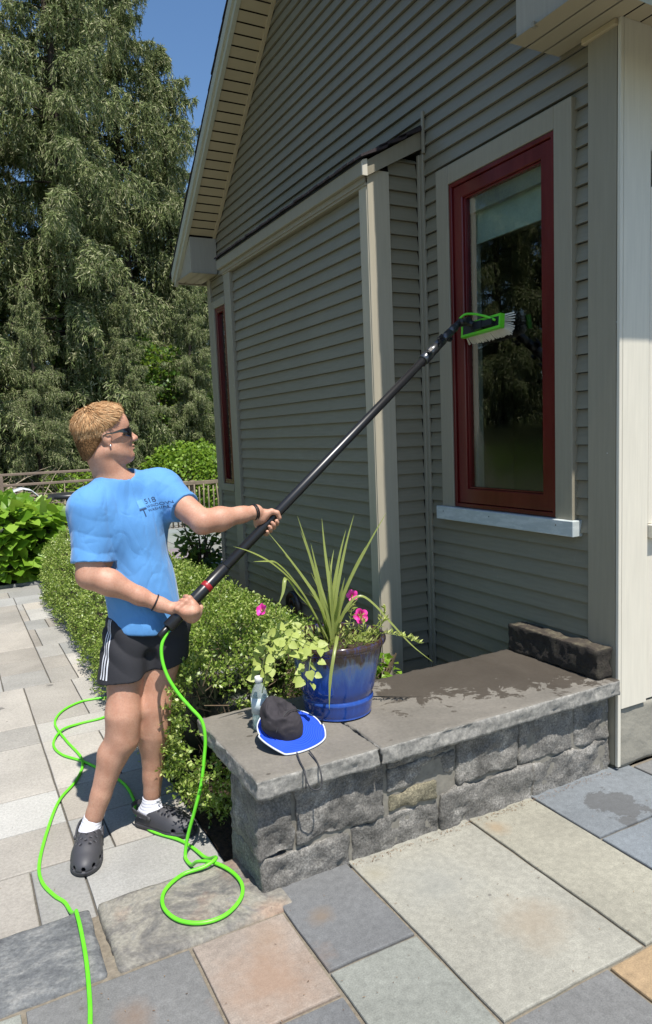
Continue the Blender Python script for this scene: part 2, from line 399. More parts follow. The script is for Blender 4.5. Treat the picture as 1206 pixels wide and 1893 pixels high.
wall = obj('gable_siding', mb.V, mb.F, SIDING, house)
# solid walls behind
mb = MB()
def wallbox(y0,y1,z0,z1): mb.box(HX+.003, HX+.1, y0, y1, z0, z1)
wallbox(2.22,2.53,0,3.6); wallbox(3.31,7.02,0,3.6); wallbox(7.21,7.44,0,3.3); wallbox(2.53,3.31,0,1.15); wallbox(2.53,3.31,2.94,3.6); wallbox(7.02,7.21,0,1.12); wallbox(7.02,7.21,2.92,3.6)
mb.prism([(2.3,3.6),(7.15,3.6),(7.0,3.72),(YR,5.54),(2.6,3.72)], 0, HX+.003, HX+.1)
mb.box(HX+.1, 9, 7.34, 7.44, 0, 3.5)
mb.build('inner_wall', simple('sheathing', (.05,.05,.048), .9), house)
# corner board, front wall
mb = MB(); mb.box(2.598, 2.64, 2.186, 2.338, .022, 3.25); mb.build('corner_board', TRIM, house)
mb = MB(); mb.box(2.598, 2.617, 2.166, 2.183, .018, 3.25, .002); mb.box(2.619, 2.787, 2.166, 2.2, .292, 3.25, .002)
mb.box(2.79, 3.6, 2.18, 2.22, .30, 1.06); mb.box(2.79, 3.6, 2.18, 2.22, 2.75, 3.25); mb.box(2.79, 2.828, 2.168, 2.22, 1.13, 2.75, .002); mb.box(2.79, 3.6, 2.168, 2.22, 2.60, 2.75)
mb.box(2.79, 3.6, 2.14, 2.22, 1.065, 1.128, .004); mb.box(3.6, 9, 2.18, 2.22, .3, 3.25); mb.box(2.828, 3.6, 2.2, 2.23, 1.13, 2.6)
mb.build('front_boards', CREAM, house)
GR = NT('split granite'); 
def granite(name, a, b, c, sc=1.):
    g = NT(name); cc = g.ramp(g.noise(7*sc, 8, .7, dist=.5), [(.3, a), (.52, b), (.74, c)])
    cc = g.mix(1, cc, g.ramp(g.noise(130*sc, 4, .75), [(.32, .45), (.5, 1.), (.68, 1.7)]), 'MULTIPLY')
    g.col(cc); g.rough(.82); g.bump(g.noise(46, 8, .75), .9, .010); return g.m
GRAN = granite('grey granite', srgb(76,74,70), srgb(116,113,107), srgb(162,158,150))
GRAN2 = granite('light veneer granite', srgb(140,137,128), srgb(164,160,150), srgb(180,176,165))
GRAN2 = simple('smooth grey veneer stone', srgb(138,134,122), .8, .14, 3, .5, 40, .006)
V, F = rough_block(2.619, 3.6, 2.178, 2.4, .0, .29, .02, .004, .01, 44, False, 14); obj('veneer_stone', V, F, GRAN2, house, True)
# main window: casing, frame, sash, pane, sill
def frame_yz(mb, x0, x1, y0, y1, z0, z1, w, c=0, wt=None, wb=None):
    wt = w if wt is None else wt; wb = w if wb is None else wb; c = max(c, .001)
    L = lambda x, d, e: [(x, y0+d+w*e, z0+d+wb*e), (x, y1-d-w*e, z0+d+wb*e), (x, y1-d-w*e, z1-d-wt*e), (x, y0+d+w*e, z1-d-wt*e)]
    V = L(x1, 0, 0)+L(x0+c, 0, 0)+L(x0, c, 0)+L(x0, -c, 1)+L(x0+c, 0, 1)+L(x1, 0, 1)
    mb.add(V, [(r*4+k, r*4+(k+1)%4, ((r+1)%6)*4+(k+1)%4, ((r+1)%6)*4+k) for r in range(6) for k in range(4)])
mb = MB(); mb.box(HX-.036, HX+.02, 2.42, 2.527, 1.143, 3.04, .002); mb.box(HX-.036, HX+.02, 3.311, 3.418, 1.143, 3.04, .002); mb.box(HX-.0355, HX+.02, 2.528, 3.310, 2.940, 3.04, .002)
wino = mb.build('window', TRIM, house)
mb = MB(); mb.box(HX-.062, HX+.02, 2.392, 3.448, 1.066, 1.142, .003)
SILL = NT('weathered white sill'); c = SILL.mix(SILL.ramp(SILL.noise(5, 6, .7, SILL.mapc((1, 2, 8))), [(.45, 0.), (.6, 1.)]), srgb(178,186,184), srgb(196,202,200)); SILL.col(c); SILL.rough(.5); SILL.bump(SILL.noise(60, 5), .2, .002)
mb.build('sill', SILL.m, wino)
for y in (2.50, 2.98, 3.38):
    MB().box(HX-.0635, HX-.06, y-.003, y+.003, 1.112, 1.118, .001).build('screw', SHINGLE, wino)
mb = MB(); frame_yz(mb, HX-.030, HX+.03, 2.529, 3.309, 1.146, 2.938, .022, .002); frame_yz(mb, HX-.018, HX+.03, 2.552, 3.286, 1.169, 2.915, .075, .004, .07, .085); frame_yz(mb, HX-.004, HX+.03, 2.628, 3.210, 1.255, 2.844, .008)
mb.build('frame', RED, wino)
GL = NT('window glass')
gl = GL.new('ShaderNodeBsdfGlossy'); gl.inputs['Roughness'].default_value = .0; gl.inputs['Color'].default_value = (1, 1, 1, 1)
tr = GL.new('ShaderNodeBsdfTransparent'); tr.inputs[0].default_value = (.9, .94, .92, 1)
fr = GL.new('ShaderNodeFresnel'); fr.inputs[0].default_value = 1.9; gg = GL.new('ShaderNodeNewGeometry')
bp = GL.new('ShaderNodeBump'); bp.inputs['Strength'].default_value = .012; bp.inputs['Distance'].default_value = .01
zr = GL.new('ShaderNodeSeparateXYZ'); GL.link(GL.tc.outputs['Object'], zr.inputs[0])
wetz = GL.ramp(GL.math('MULTIPLY', GL.math('ADD', zr.outputs[2], 0.), 1.), [(.0, 1.), (.35, 0.)])
GL.link(GL.math('MULTIPLY', GL.noise(60, 4, .6), wetz), bp.inputs['Height']); bp.inputs['Strength'].default_value = .25
GL.link(bp.outputs[0], gl.inputs['Normal']); GL.link(bp.outputs[0], fr.inputs['Normal'])
mx = GL.new('ShaderNodeMixShader'); GL.link(GL.math('MULTIPLY', fr.outputs[0], GL.math('SUBTRACT', 1., gg.outputs['Backfacing'])), mx.inputs[0]); GL.link(tr.outputs[0], mx.inputs[1]); GL.link(gl.outputs[0], mx.inputs[2]); GL.link(mx.outputs[0], GL.out.inputs[0])
mb = MB(); mb.box(HX+.012, HX+.016, 2.636, 3.202, 1.263, 2.836); pane = mb.build('pane', GL.m, wino)
me = pane.data; 
for v in me.vertices: v.co.z -= 1.263-0
pane.location.z += 1.263
# dim room behind the glass: dark walls, roller blind box, curtain edge
room = NT('dim room wall'); room.col((.07,.066,.06)); room.rough(.9); mb = MB()
mb.box(HX+.11, 4.6, 5.0, 5.05, .3, 3.3); mb.box(4.6, 4.65, 2.3, 5.0, .3, 3.3); mb.box(HX+.11, 4.6, 2.25, 2.3, .3, 3.3); mb.box(HX+.11, 4.6, 2.3, 5.0, .3, .33); mb.box(HX+.11, 4.6, 2.3, 5.0, 3.27, 3.3)
mb.build('room', room.m, house)
mb = MB(); mb.box(HX+.07, HX+.075, 2.6, 3.22, 2.62, 2.85); mb.box(HX+.066, HX+.08, 2.6, 3.22, 2.60, 2.619); mb.build('roller_blind', simple('pale roller blind', (.24,.30,.27), .8), house)
mb = MB(); mb.box(HX+.05, HX+.09, 3.19, 3.215, 1.2, 2.9); mb.box(HX+.03, HX+.06, 2.6, 3.22, 2.76, 2.85)
mb.build('inner_casing', simple('pale inner casing', (.16,.17,.15), .6), house)
# far window, mostly hidden by the bay
mb = MB(); mb.box(HX-.034, HX+.02, 7.235, 7.31, 1.04, 3.0, .002); mb.box(HX-.0335, HX+.02, 6.93, 7.234, 2.925, 3.0, .002); mb.box(HX-.0335, HX+.02, 6.93, 7.234, 1.04, 1.112, .002)
w2 = mb.build('window', TRIM, house); mb = MB(); frame_yz(mb, HX-.02, HX+.03, 6.95, 7.232, 1.114, 2.922, .05, .002); mb.build('frame', RED, w2)
mb = MB(); mb.box(HX+.012, HX+.016, 6.99, 7.19, 1.16, 2.88); mb.build('pane', GL.m, w2)
mb = MB(); mb.box(HX-.024, HX+.03, 7.345, 7.44, 0, 3.25, .002); mb.box(HX+.031, HX+.15, 7.42, 7.452, 0, 3.25); mb.build('corner_board', TRIM, house)

# bay that stands out from the gable wall
BX, BY0, BY1 = 2.242, 3.60, 5.985
bay = empty('bay', (BX, BY0, 0), None, None); bay.parent = house; bay.location = Vector((BX, BY0, 0))-house.location
mb = MB(); clap(mb, 'x', BX+.030, BY0+.086, BY1-.16, -.05, 2.985); clap(mb, 'y', BY0+.016, BX+.148, HX-.03, -.05, 3.17)
obj('bay_siding', mb.V, mb.F, SIDING, bay)
mb = MB(); mb.box(BX+.04, HX, BY0+.025, BY1-.02, -.05, 3.1); mb.build('bay_core', SHINGLE, bay)
mb = MB(); mb.box(BX-.004, BX+.05, BY0+.006, BY0+.09, -.05, 3.03, .002); mb.box(BX, BX+.146, BY0-.004, BY0+.004, -.05, 3.075, .0015); mb.build('corner_post', TRIM_LIT, bay)
mb = MB(); mb.box(BX-.004, BX+.05, BY1-.15, BY1-.045, -.05, 3.03, .002); mb.box(BX-.001, BX+.02, BY1-.04, BY1+.004, -.05, 3.03, .002); mb.build('corner_post', TRIM, bay)
mb = MB(); mb.box(HX-.032, HX-.012, BY0-.02, BY0+.004, -.05, 3.19, .002); mb.box(HX-.022, HX-.006, BY0-.045, BY0-.021, -.05, 3.19, .002); mb.build('inner_corner_strip', TRIM, bay)
# frieze, fascia and shed roof of the bay
mb = MB(); mb.box(BX-.012, BX+.05, BY0-.0, BY1+.005, 2.985, 3.028, .002); mb.box(BX-.045, BX-.013, BY0-.02, BY1+.03, 3.03, 3.112, .003); mb.box(BX-.02, BX+.0, BY0-.0, BY1, 3.0, 3.029)
mb.build('fascia', TRIM, bay)
mb = MB(); k = .52; x0 = BX+.06
mb.prism([(BX-.012, 3.03), (HX-.012, 3.03+k*(HX-BX)), (HX-.012, 3.128+k*(HX-BX)), (BX-.012, 3.112)], 1, BY0-.024, BY0-.006)
mb.build('rake_board', TRIM, bay)
mb = MB(); mb.prism([(BX-.046, 3.028), (BX-.013, 3.028), (BX-.013, 3.12), (BX-.046, 3.108)], 1, BY0-.03, BY0-.0205); mb.build('lit_fascia_end', CREAM, bay)  # separate cream piece: sunlight on the fascia end put into colour
mb = MB(); nS = 34
for i in range(nS):
    ya = BY0-.05+(BY1+.08-BY0)*i/nS; yb = BY0-.05+(BY1+.08-BY0)*(i+1)/nS-.003; h = .004*((i*7) % 3)
    for j in range(3):
        xa = BX-.065+(.39)*j/3; xb = BX-.065+.39*(j+1)/3+.05; zz = 3.126+k*(xa-BX+.045)+h*.4; e = (i*5+j*3) % 4*.002
        mb.add([(xa-e,ya,zz+.012),(xb,ya,zz+.012+k*(xb-xa)-.006),(xb,yb,zz+.012+k*(xb-xa)-.006),(xa-e,yb,zz+.012),(xa-e,ya,zz),(xb,ya,zz+k*(xb-xa)-.018),(xb,yb,zz+k*(xb-xa)-.018),(xa-e,yb,zz)],
            [(0,1,2,3),(4,7,6,5),(0,3,7,4),(0,4,5,1),(3,2,6,7),(1,5,6,2)])
mb.build('shingles', SHINGLE, bay)
mb = MB(); mb.prism([(BX-.055, 3.112), (HX-.014, 3.112+k*(HX-BX)+.02), (HX-.014, 3.16+k*(HX-BX)+.0), (BX-.055, 3.126)], 1, BY0-.04, BY0-.025); mb.box(BX-.05, BX-.0455, BY0-.03, BY1+.03, 3.105, 3.128); mb.build('drip_edge', simple('black drip edge', (.012,.012,.013), .4), bay)
mb = MB(); mb.box(HX-.026, HX-.014, BY0-.062, BY0-.042, 3.19, 3.42, .001); mb.build('flashing', TRIM, bay)
# round black vent cover low on the bay
mb = MB(); V, F = lathe([(.001,.0),(.03,.0),(.03,.012),(.05,.014),(.05,.004),(.075,.004),(.08,.018),(.095,.02),(.105,.008),(.105,-.01)], 0, 0, 40)
mb.add([(BX-.012-z, 4.84+a, .315+b) for a, b, z in V], F); vent = mb.build('vent_cover', simple('black plastic', (.012,.013,.014), .35), bay, True)

# rake: soffit, frieze strip, fascia, roof
XF = 2.31
mb = MB(); msh = MB(); mf = MB(); msof = MB()
def rk(side):
    s = 1 if side > 0 else -1
    Yf = lambda y: YR+(y-YR)*s                     # mirror about the ridge
    y_e = 7.135; zs = lambda y: 3.612-SL*(y-7.135)
    n = 34; Lr = (y_e-YR)
    for i in range(n):
        ya = YR+Lr*i/n; yb = YR+Lr*(i+1)/n
        g = .008*abs(math.sqrt(1+SL*SL)); dy = (yb-ya)
        # plank: flat part and a shadow groove at its lower edge
        q = lambda x, y, d: (x, Yf(y), zs(y)+d)
        V = [q(XF+.02, ya, 0), q(HX-.013, ya, 0), q(HX-.013, yb-.010, 0), q(XF+.02, yb-.010, 0), q(HX-.013, yb-.009, .012), q(XF+.02, yb-.009, .012), q(HX-.013, yb, .012), q(XF+.02, yb, .012)]
        msof.add(V, [(0,1,2,3), (3,2,4,5), (5,4,6,7)])
    def bar(x0, x1, dz0, dz1, ya, yb, m):
        V = []
        for y in (ya, yb):
            V += [(x0, Yf(y), zs(y)+dz0), (x1, Yf(y), zs(y)+dz0), (x1, Yf(y), zs(y)+dz1), (x0, Yf(y), zs(y)+dz1)]
        m.add(V, [(0,1,2,3), (7,6,5,4), (0,4,5,1), (1,5,6,2), (2,6,7,3), (3,7,4,0)])
    bar(HX-.04, HX-.012, -.022, .004, YR+.02, 7.13, mb)
    EX = .05 if s < 0 else -.19
    bar(XF-.012, XF+.022, -.012, .135, YR+.0, 7.80+EX, mf)
    bar(XF-.032, XF-.0125, .05, .15, YR+.0, 7.82+EX, mf)
    # roof deck and shingles over it
    bar(XF-.03, 9.0, .151, .175, YR+.0, 7.86+EX, msh)
    for i in range(30):
        ya = 7.90+EX-i*.108; yb = ya-.12
        if yb < YR: break
        e = random.uniform(0, .008)
        V = [(XF-.034-e, Yf(ya), zs(ya)+.192), (9, Yf(ya), zs(ya)+.192), (9, Yf(yb), zs(yb)+.178), (XF-.034-e, Yf(yb), zs(yb)+.178), (XF-.034-e, Yf(ya), zs(ya)+.178), (9, Yf(ya), zs(ya)+.178), (XF-.034-e, Yf(yb), zs(yb)+.17)]
        msh.add(V, [(0,1,2,3), (0,4,5,1), (0,3,6,4)])
    # boxed return at the eave
    a0 = 7.135; a1 = 7.80
    V = [(XF, a0, 3.25), (XF, a1, 3.25), (XF, a1, 3.25+.0), (XF, a0, 3.62)]
    pr = MB(); P = [(Yf(7.12), 3.252), (Yf(7.77+EX), 3.252), (Yf(7.77+EX), 3.27), (Yf(7.12), 3.60)]
    pr.prism(P, 0, XF+.023, HX-.014); pr.build('eave_return', ret, house)
    pr = MB(); z = 3.246; 
    ya_, yb_ = sorted((Yf(7.10), Yf(7.80+EX)))
    x = XF
    while x < (HX-.02 if side > 0 else 9):
        w = .101; x1 = min(x+w, HX-.02) if side > 0 else x+w
        yy0, yy1 = (ya_, yb_) if (side > 0 or x < HX-.03) else (ya_, 2.165)
        pr.add([(x, yy0, z), (x1-.009, yy0, z), (x1-.009, yy1, z), (x, yy1, z), (x1-.008, yy0, z+.012), (x1-.008, yy1, z+.012), (x1, yy0, z+.012), (x1, yy1, z+.012)], [(0,3,2,1), (1,2,5,4), (4,5,7,6)])
        x += w
    pr.build('eave_soffit', psof, house)
    # level eave fascia
    pr = MB(); ys = sorted((Yf(7.801+EX), Yf(7.825+EX))); pr.box(XF-.0, 9, ys[0], ys[1], 3.235, 3.36, .002)
    if side < 0: pr.box(XF-.004, XF+.018, 2.36-.0, 2.375, 3.24, 3.262)
    pr.build('eave_fascia', TRIM, house)
ret = trim_mat('grey return panel', srgb(158,150,134), False)
pm = NT('perforated soffit'); v = pm.new('ShaderNodeTexVoronoi', voronoi_dimensions='3D'); pm.link(pm.mapc((95,95,95)), v.inputs[0]); v.inputs['Randomness'].default_value = .0; v.inputs['Scale'].default_value = 1
pm.col(pm.mix(pm.math('LESS_THAN', v.outputs[0], .22), srgb(160,150,126), srgb(100,90,70))); pm.rough(.5); psof = pm.m
rk(1); rk(-1)
mb.build('rake_frieze', BEIGE, house); mf.build('rake_fascia', trim_mat('rake fascia paint', srgb(178,176,156), False), house); msof.build('rake_soffit', BEIGE, house); msh.build('roof', SHINGLE, house)
mb = MB(); mb.box(HX-.04, HX-.013, 2.18, 2.36, 3.22, 3.245, .002); mb.build('soffit_channel', BEIGE, house)
# ------------------------------------------------------------ foliage helpers
def unit(a): return a/np.maximum(np.linalg.norm(a, axis=-1, keepdims=True), 1e-9)
def frames(d, roll=None, up=None):
    """n directions -> n rotation matrices whose columns are side, direction, normal"""
    d = unit(d); n = len(d)
    r = rng.normal(size=(n, 3)) if up is None else np.tile(np.array(up, float), (n, 1))+rng.normal(size=(n, 3))*(roll or 0)
    s = unit(np.cross(d, r)); nn = np.cross(s, d)
    return np.stack([s, d, nn], axis=2)
def scatter(TV, TF, pos, M, sc):
    TV = np.array(TV, float); TF = np.array(TF, int); n = len(pos)
    sc = np.broadcast_to(np.asarray(sc, float), (n,)) if np.ndim(sc) < 2 else sc
    P = TV[None] * (sc[:, None, None] if np.ndim(sc) == 1 else sc[:, None, :])
    V = np.einsum('nij,nkj->nki', M, P)+pos[:, None, :]
    F = TF[None]+(np.arange(n)*len(TV))[:, None, None]
    return V.reshape(-1, 3), F.reshape(-1, TF.shape[1])
def joinl(L):
    V = []; F = []; k = 0
    for v, f in L: V.append(v); F.append(f+k); k += len(v)
    return np.concatenate(V), np.concatenate(F)
LEAF = ([(0,0,0),(.5,.45,.10),(0,1,0),(-.5,.45,.10)], [(0,1,2,3)])
def pn(p, f, seed=0):
    """cheap smooth noise on an array of points"""
    q = p*f; a = np.array([1.7, 9.2, 4.1])*(seed+1)
    return (np.sin(q[:,0]+a[0]+1.3*np.sin(q[:,1]*.9+a[1]))+np.sin(q[:,1]*1.1+a[1]+1.3*np.sin(q[:,2]+a[2]))+np.sin(q[:,2]*.95+a[2]+1.3*np.sin(q[:,0]*1.05+a[0])))/3

BOXL = leafmat('boxwood leaf', srgb(84,112,38), srgb(138,162,68), .38, .38, srgb(188,200,120), .5)
BOXL2 = BOXL
def bush_twigs(pts, out, nl=7, L=.055, leaf=.019, w=.6, spread=1.0):
    n = len(pts); d = unit(out+rng.normal(size=(n, 3))*.45*spread+np.array([0,0,.35])); Ls = []
    for k in range(nl):
        t = (k+.5)/nl; p = pts+d*(L*t)
        ld = unit(d*.7+unit(rng.normal(size=(n, 3)))*1.0)
        Ls.append(scatter(*LEAF, p, frames(ld), np.stack([rng.uniform(.8,1.2,n)*leaf*w, rng.uniform(.75,1.25,n)*leaf, np.full(n, leaf)], 1)))
    return joinl(Ls)
def shell(fn, lo, hi, n, depth):
    """random points of the outer layer of an implicit shape, with outward directions"""
    P = []; G = []; c = 0; lo = np.array(lo); hi = np.array(hi)
    while c < n:
        p = rng.uniform(lo, hi, (60000, 3)); v = fn(p); m = (v < 0) & (v > -depth); p = p[m]
        e = 1e-3; g = np.stack([fn(p+np.eye(3)[i]*e)-fn(p-np.eye(3)[i]*e) for i in range(3)], 1)
        P.append(p); G.append(unit(g)); c += len(p)
        if len(p) == 0: break
    return np.concatenate(P)[:n], np.concatenate(G)[:n]
def f_hedge(p):
    x = np.abs(p[:,0]-1.235-.02*np.sin(p[:,1]*2.3))/.44; y0 = 3.2; y1 = 7.9
    y = (np.maximum(y0-p[:,1], 0)+np.maximum(p[:,1]-y1, 0))/.42; z = np.maximum(p[:,2]-.22, 0)/(.47+.02*np.sin(p[:,1]*3.1)+.03*np.sin(p[:,0]*6))
    v = (x**3.2+y**3.2+z**3.2)**(1/3.2)-1
    v2 = np.sqrt(((p[:,0]-.905)/.20)**2+((p[:,1]-2.90)/.32)**2+((p[:,2]-.33)/.33)**2)-1
    v3 = np.sqrt(((p[:,0]-1.2)/.46)**2+((p[:,1]-3.12)/.36)**2+((p[:,2]-.30)/.40)**2)-1
    v = np.minimum(np.minimum(v*.44, v2*.25), v3*.38)
    return v+.035*pn(p, 9)+.018*pn(p, 23, 2)
hedge = empty('boxwood_hedge', (1.235, 5.4, -.05), 'long clipped boxwood hedge running along the bay wall behind the stone bench', 'hedge')
P, G = shell(f_hedge, (.55, 2.4, -.02), (1.8, 8.5, .85), 24000, .10)
w = np.where(P[:,1] < 4.6, 1., .55); keep = (rng.uniform(size=len(P)) < w) & ~((P[:,0] > .80) & (P[:,1] < 2.87) & (P[:,2] > .32)) & ~((P[:,0] > .83) & (P[:,1] < 2.52)) & ~((P[:,0] > .98) & (P[:,1] < 2.78)) & ~((P[:,0] < .84) & (P[:,1] < 3.12) & (P[:,2] < .10))
P = P[keep]; G = G[keep]
V, F = bush_twigs(P, G, 7, .05, .0185)
obj('foliage', V, F, BOXL, hedge)
# dark twiggy inside
P2, G2 = shell(f_hedge, (.55, 2.5, -.03), (1.8, 8.5, .8), 5000, .3)
k2 = (f_hedge(P2) < -.08) & ~((P2[:,0] > .80) & (P2[:,1] < 2.87) & (P2[:,2] > .30)) & ~((P2[:,0] > .83) & (P2[:,1] < 2.80)); P2 = P2[k2]; n = len(P2)
V, F = scatter([(-.5,0,0),(.5,0,0),(.3,1,0),(-.3,1,0)], [(0,1,2,3)], P2, frames(rng.normal(size=(n,3))+[0,0,.8]), np.stack([np.full(n,.006), rng.uniform(.05,.16,n), np.ones(n)], 1))
TWIG = simple('twig bark', srgb(92,78,60), .9, .3, 20)
obj('twigs', V, F, TWIG, hedge)
# the hedge's opaque heart, so no daylight shows through it
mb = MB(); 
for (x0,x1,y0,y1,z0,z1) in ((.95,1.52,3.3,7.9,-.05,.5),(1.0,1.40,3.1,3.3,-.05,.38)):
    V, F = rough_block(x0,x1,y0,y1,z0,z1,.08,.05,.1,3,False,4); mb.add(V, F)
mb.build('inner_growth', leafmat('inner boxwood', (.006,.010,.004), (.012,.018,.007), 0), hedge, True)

# large-leaved bed at the left
HL = leafmat('broad lime leaf', srgb(84,126,32), srgb(126,164,50), .42, .4, srgb(150,184,74))
HEART = ([(0,0,0),(.30,-.05,.05),(.5,.22,.10),(.34,.62,.06),(0,1,-.06),(-.34,.62,.06),(-.5,.22,.10),(-.30,-.05,.05),(0,.35,0)], [(0,1,2,8),(8,2,3,4),(8,4,5,6),(0,8,6,7)])
def f_bed(p):
    v = np.maximum(np.abs(p[:,0]+1.4)/2.62, np.abs(p[:,1]-10.3)/1.15)
    return (np.maximum(v, p[:,2]/(.86+.06*np.sin(p[:,0]*4)))**1-1)*.9+.06*pn(p, 5)
bed = empty('leafy_bed_shrub', (-.6, 10.2, -.1), 'low spreading shrub with broad heart shaped leaves beyond the end of the path', 'shrub')
P, G = shell(f_bed, (-4.2, 8.8, 0), (1.5, 11.6, 1.1), 7000, .16); n = len(P)
d = unit(G*.8+rng.normal(size=(n,3))*.5+[0,-.35,-.25])
V, F = scatter(*HEART, P, frames(d, .35, (0, -.4, 1)), rng.uniform(.11, .20, n))
obj('foliage', V, F, HL, bed)
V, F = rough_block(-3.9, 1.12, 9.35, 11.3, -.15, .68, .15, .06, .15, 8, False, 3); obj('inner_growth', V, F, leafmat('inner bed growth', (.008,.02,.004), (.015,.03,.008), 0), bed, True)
V, F = rough_block(-3.9, 1.02, 9.12, 9.18, -.16, -.03, .05, .01, .01, 18, False, 8); tag(obj('kerb', V, F, KG.m, smooth=True), kind='structure')

# ------------------------------------------------------------ spruces
SPR = leafmat('spruce needles', srgb(82,98,56), srgb(132,144,92), .24, .7, srgb(170,170,134), .15)
BARK = simple('spruce bark', srgb(60,52,43), .95, .3, 9, .8, 12, .03)
SPRIG = ([(-.5,0,0),(.5,.15,.1),(.16,1,0),(-.3,.8,-.1)], [(0,1,2,3)])
def spruce(name, H, seed, Lmax, label, group, droop=1.0):
    r = np.random.default_rng(seed); rd = random.Random(seed)
    root = empty(name, (0, 0, 0), label, 'tree', group)
    tr = MB(); pts = [(.06*math.sin(i*1.3+seed), .06*math.cos(i*.9+seed), -.2+i*(H+.2)/14) for i in range(15)]
    tr.tube(pts, [.15*(1-i/15)**.9+.012 for i in range(15)], 9)
    nodes = []; z = .5
    while z < H-.2:
        t = z/H; L0 = Lmax*min(1, (1-t)**.62*1.08)+.15
        for k in range(rd.choice((4, 4, 5, 5))):
            a = rd.uniform(0, 6.283); L = L0*rd.choice((rd.uniform(.3, .6), rd.uniform(.6, 1.25), rd.uniform(.6, 1.25))); el = .25-.75*(1-t)*droop+rd.uniform(-.15, .2)
            n = max(4, int(L/.16)); P = []
            x, y, zz = 0, 0, z+rd.uniform(-.15, .15); e = el+.35; aa = a
            for i in range(n+1):
                P.append((x, y, zz)); s = L/n; u = i/n
                e2 = e-.75*u*1.2*droop+.95*max(0, u-.62)*2*.8; aa += rd.uniform(-.05, .05)
                x += s*math.cos(e2)*math.cos(aa); y += s*math.cos(e2)*math.sin(aa); zz += s*math.sin(e2)
            tr.tube(P[::2]+([P[-1]] if len(P) % 2 == 0 else []), [.032*(1-i/(len(P[::2])+1))*(L/3)+.006 for i in range(len(P[::2])+(1 if len(P) % 2 == 0 else 0))], 4, False)
            for i in range(1, n+1):
                u = i/n
                if u < .16: continue
                dx, dy = P[i][0]-P[i-1][0], P[i][1]-P[i-1][1]; q = math.hypot(dx, dy)+1e-6
                for sgn in (-1, 1, 0):
                    ll = (.30+.75*math.sin(math.pi*min(1, u*.9+.1)))*rd.uniform(.4, 1.35)*(.55+.5*L/3)
                    nodes.append((P[i][0], P[i][1], P[i][2], -dy/q*sgn+dx/q*.35*(1 if sgn else 2.2), dx/q*sgn+dy/q*.35*(1 if sgn else 2.2), ll))
        z += rd.uniform(.2, .4)
    N = np.array(nodes); Ls = []
    n = len(N); p = N[:, :3].copy(); d = np.stack([N[:,3], N[:,4], np.full(n, -.15)], 1); d = unit(d)
    K = 9; step = N[:, 5:6]/K
    for k in range(K):
        q = 1-.45*k/K
        for m in range(4 if k < 6 else 3):
            dd = unit(d+r.normal(size=(n,3))*.5)
            Ls.append(scatter(*SPRIG, p+r.normal(size=(n,3))*.015, frames(dd), np.stack([r.uniform(.018,.034,n)*q, r.uniform(.08,.17,n), np.full(n,.06)], 1)))
        p = p+d*step; d = unit(d+np.array([0,0,-.55*droop]))
    V, F = joinl(Ls)
    obj('crown', V, F, SPR, root); tr.build('trunk', BARK, root, True)
    return root
def copy_tree(o, loc, rz, sc, label):
    c = o.copy(); S.collection.objects.link(c); c.location = loc; c.rotation_euler = (0, 0, rz); c.scale = sc if isinstance(sc, tuple) else (sc,)*3; c['label'] = label
    for ch in list(o.children):
        k = ch.copy(); S.collection.objects.link(k); k.parent = c
    return c
SG = 'spruces beyond the garden railing'
spA = spruce('weeping_spruce', 16.5, 3, 2.5, 'tall weeping spruce second from the left edge, its top out of the picture', SG, 1.15)
spB = spruce('weeping_spruce', 12.5, 8, 2.2, 'shorter spruce beside the roof edge with blue sky above its open top', SG, 1.0)
spA.location = (2.85, 18.0, 0); spB.location = (6.15, 20.6, 0); spB.rotation_euler = (0, 0, 1.0)
for (src, x, y, rz, sc, lb) in ((spA, .35, 17.6, 2.1, .95, 'tall weeping spruce cut by the left edge of the picture'),
    (spA, 4.85, 20.3, 4.0, .98, 'tall weeping spruce between the leftmost ones and the sky gap'),
    (spB, 3.9, 16.9, 3.3, .42, 'small young spruce in front of the tall ones, just left of the house corner'),
    (spB, 1.75, 16.4, .3, .40, 'small young spruce in front of the tall ones, above the man\'s head'),
    (spB, 5.6, 17.6, 5.1, .46, 'small young spruce partly hidden by the house corner'),
    (spA, 1.45, 21.0, 1.2, 1.0, 'spruce of the back row seen in the gap at the left'),
    (spB, 3.9, 21.5, 2.6, 1.25, 'spruce of the back row between the two tall ones in the middle'),
    (spA, 4.3, 25.5, 5.2, .9, 'spruce of the back row behind the middle of the stand'),
    (spB, 7.9, 26.0, 2.2, 1.0, 'spruce of the back row low beside the roof edge'),
    (spA, 10.2, 24.5, .4, .9, 'spruce standing behind the house, its crown hidden by the gable'),
    (spA, 14.5, 23.0, 3.0, .95, 'spruce far right behind the house, wholly covered by its wall'),
    (spA, -2.3, 20.0, 3.9, 1.0, 'spruce just outside the left edge of the picture'),
    (spB, -5.2, 17.2, .9, 1.1, 'spruce reflected in the upper part of the window'),
    (spA, -8.6, 15.6, 2.7, .8, 'spruce reflected in the middle of the window'),
    (spA, -11.5, 13.5, 5.5, .9, 'spruce reflected beside the window\'s right edge'),
    (spB, -12.5, 18.5, 4.4, 1.25, 'spruce reflected at the left of the window'),
    (spB, -9.5, 10.2, 1.9, .9, 'spruce nearest the terrace on the left, seen only as a reflection')):
    copy_tree(src, (x, y, -.1), rz, sc, lb)

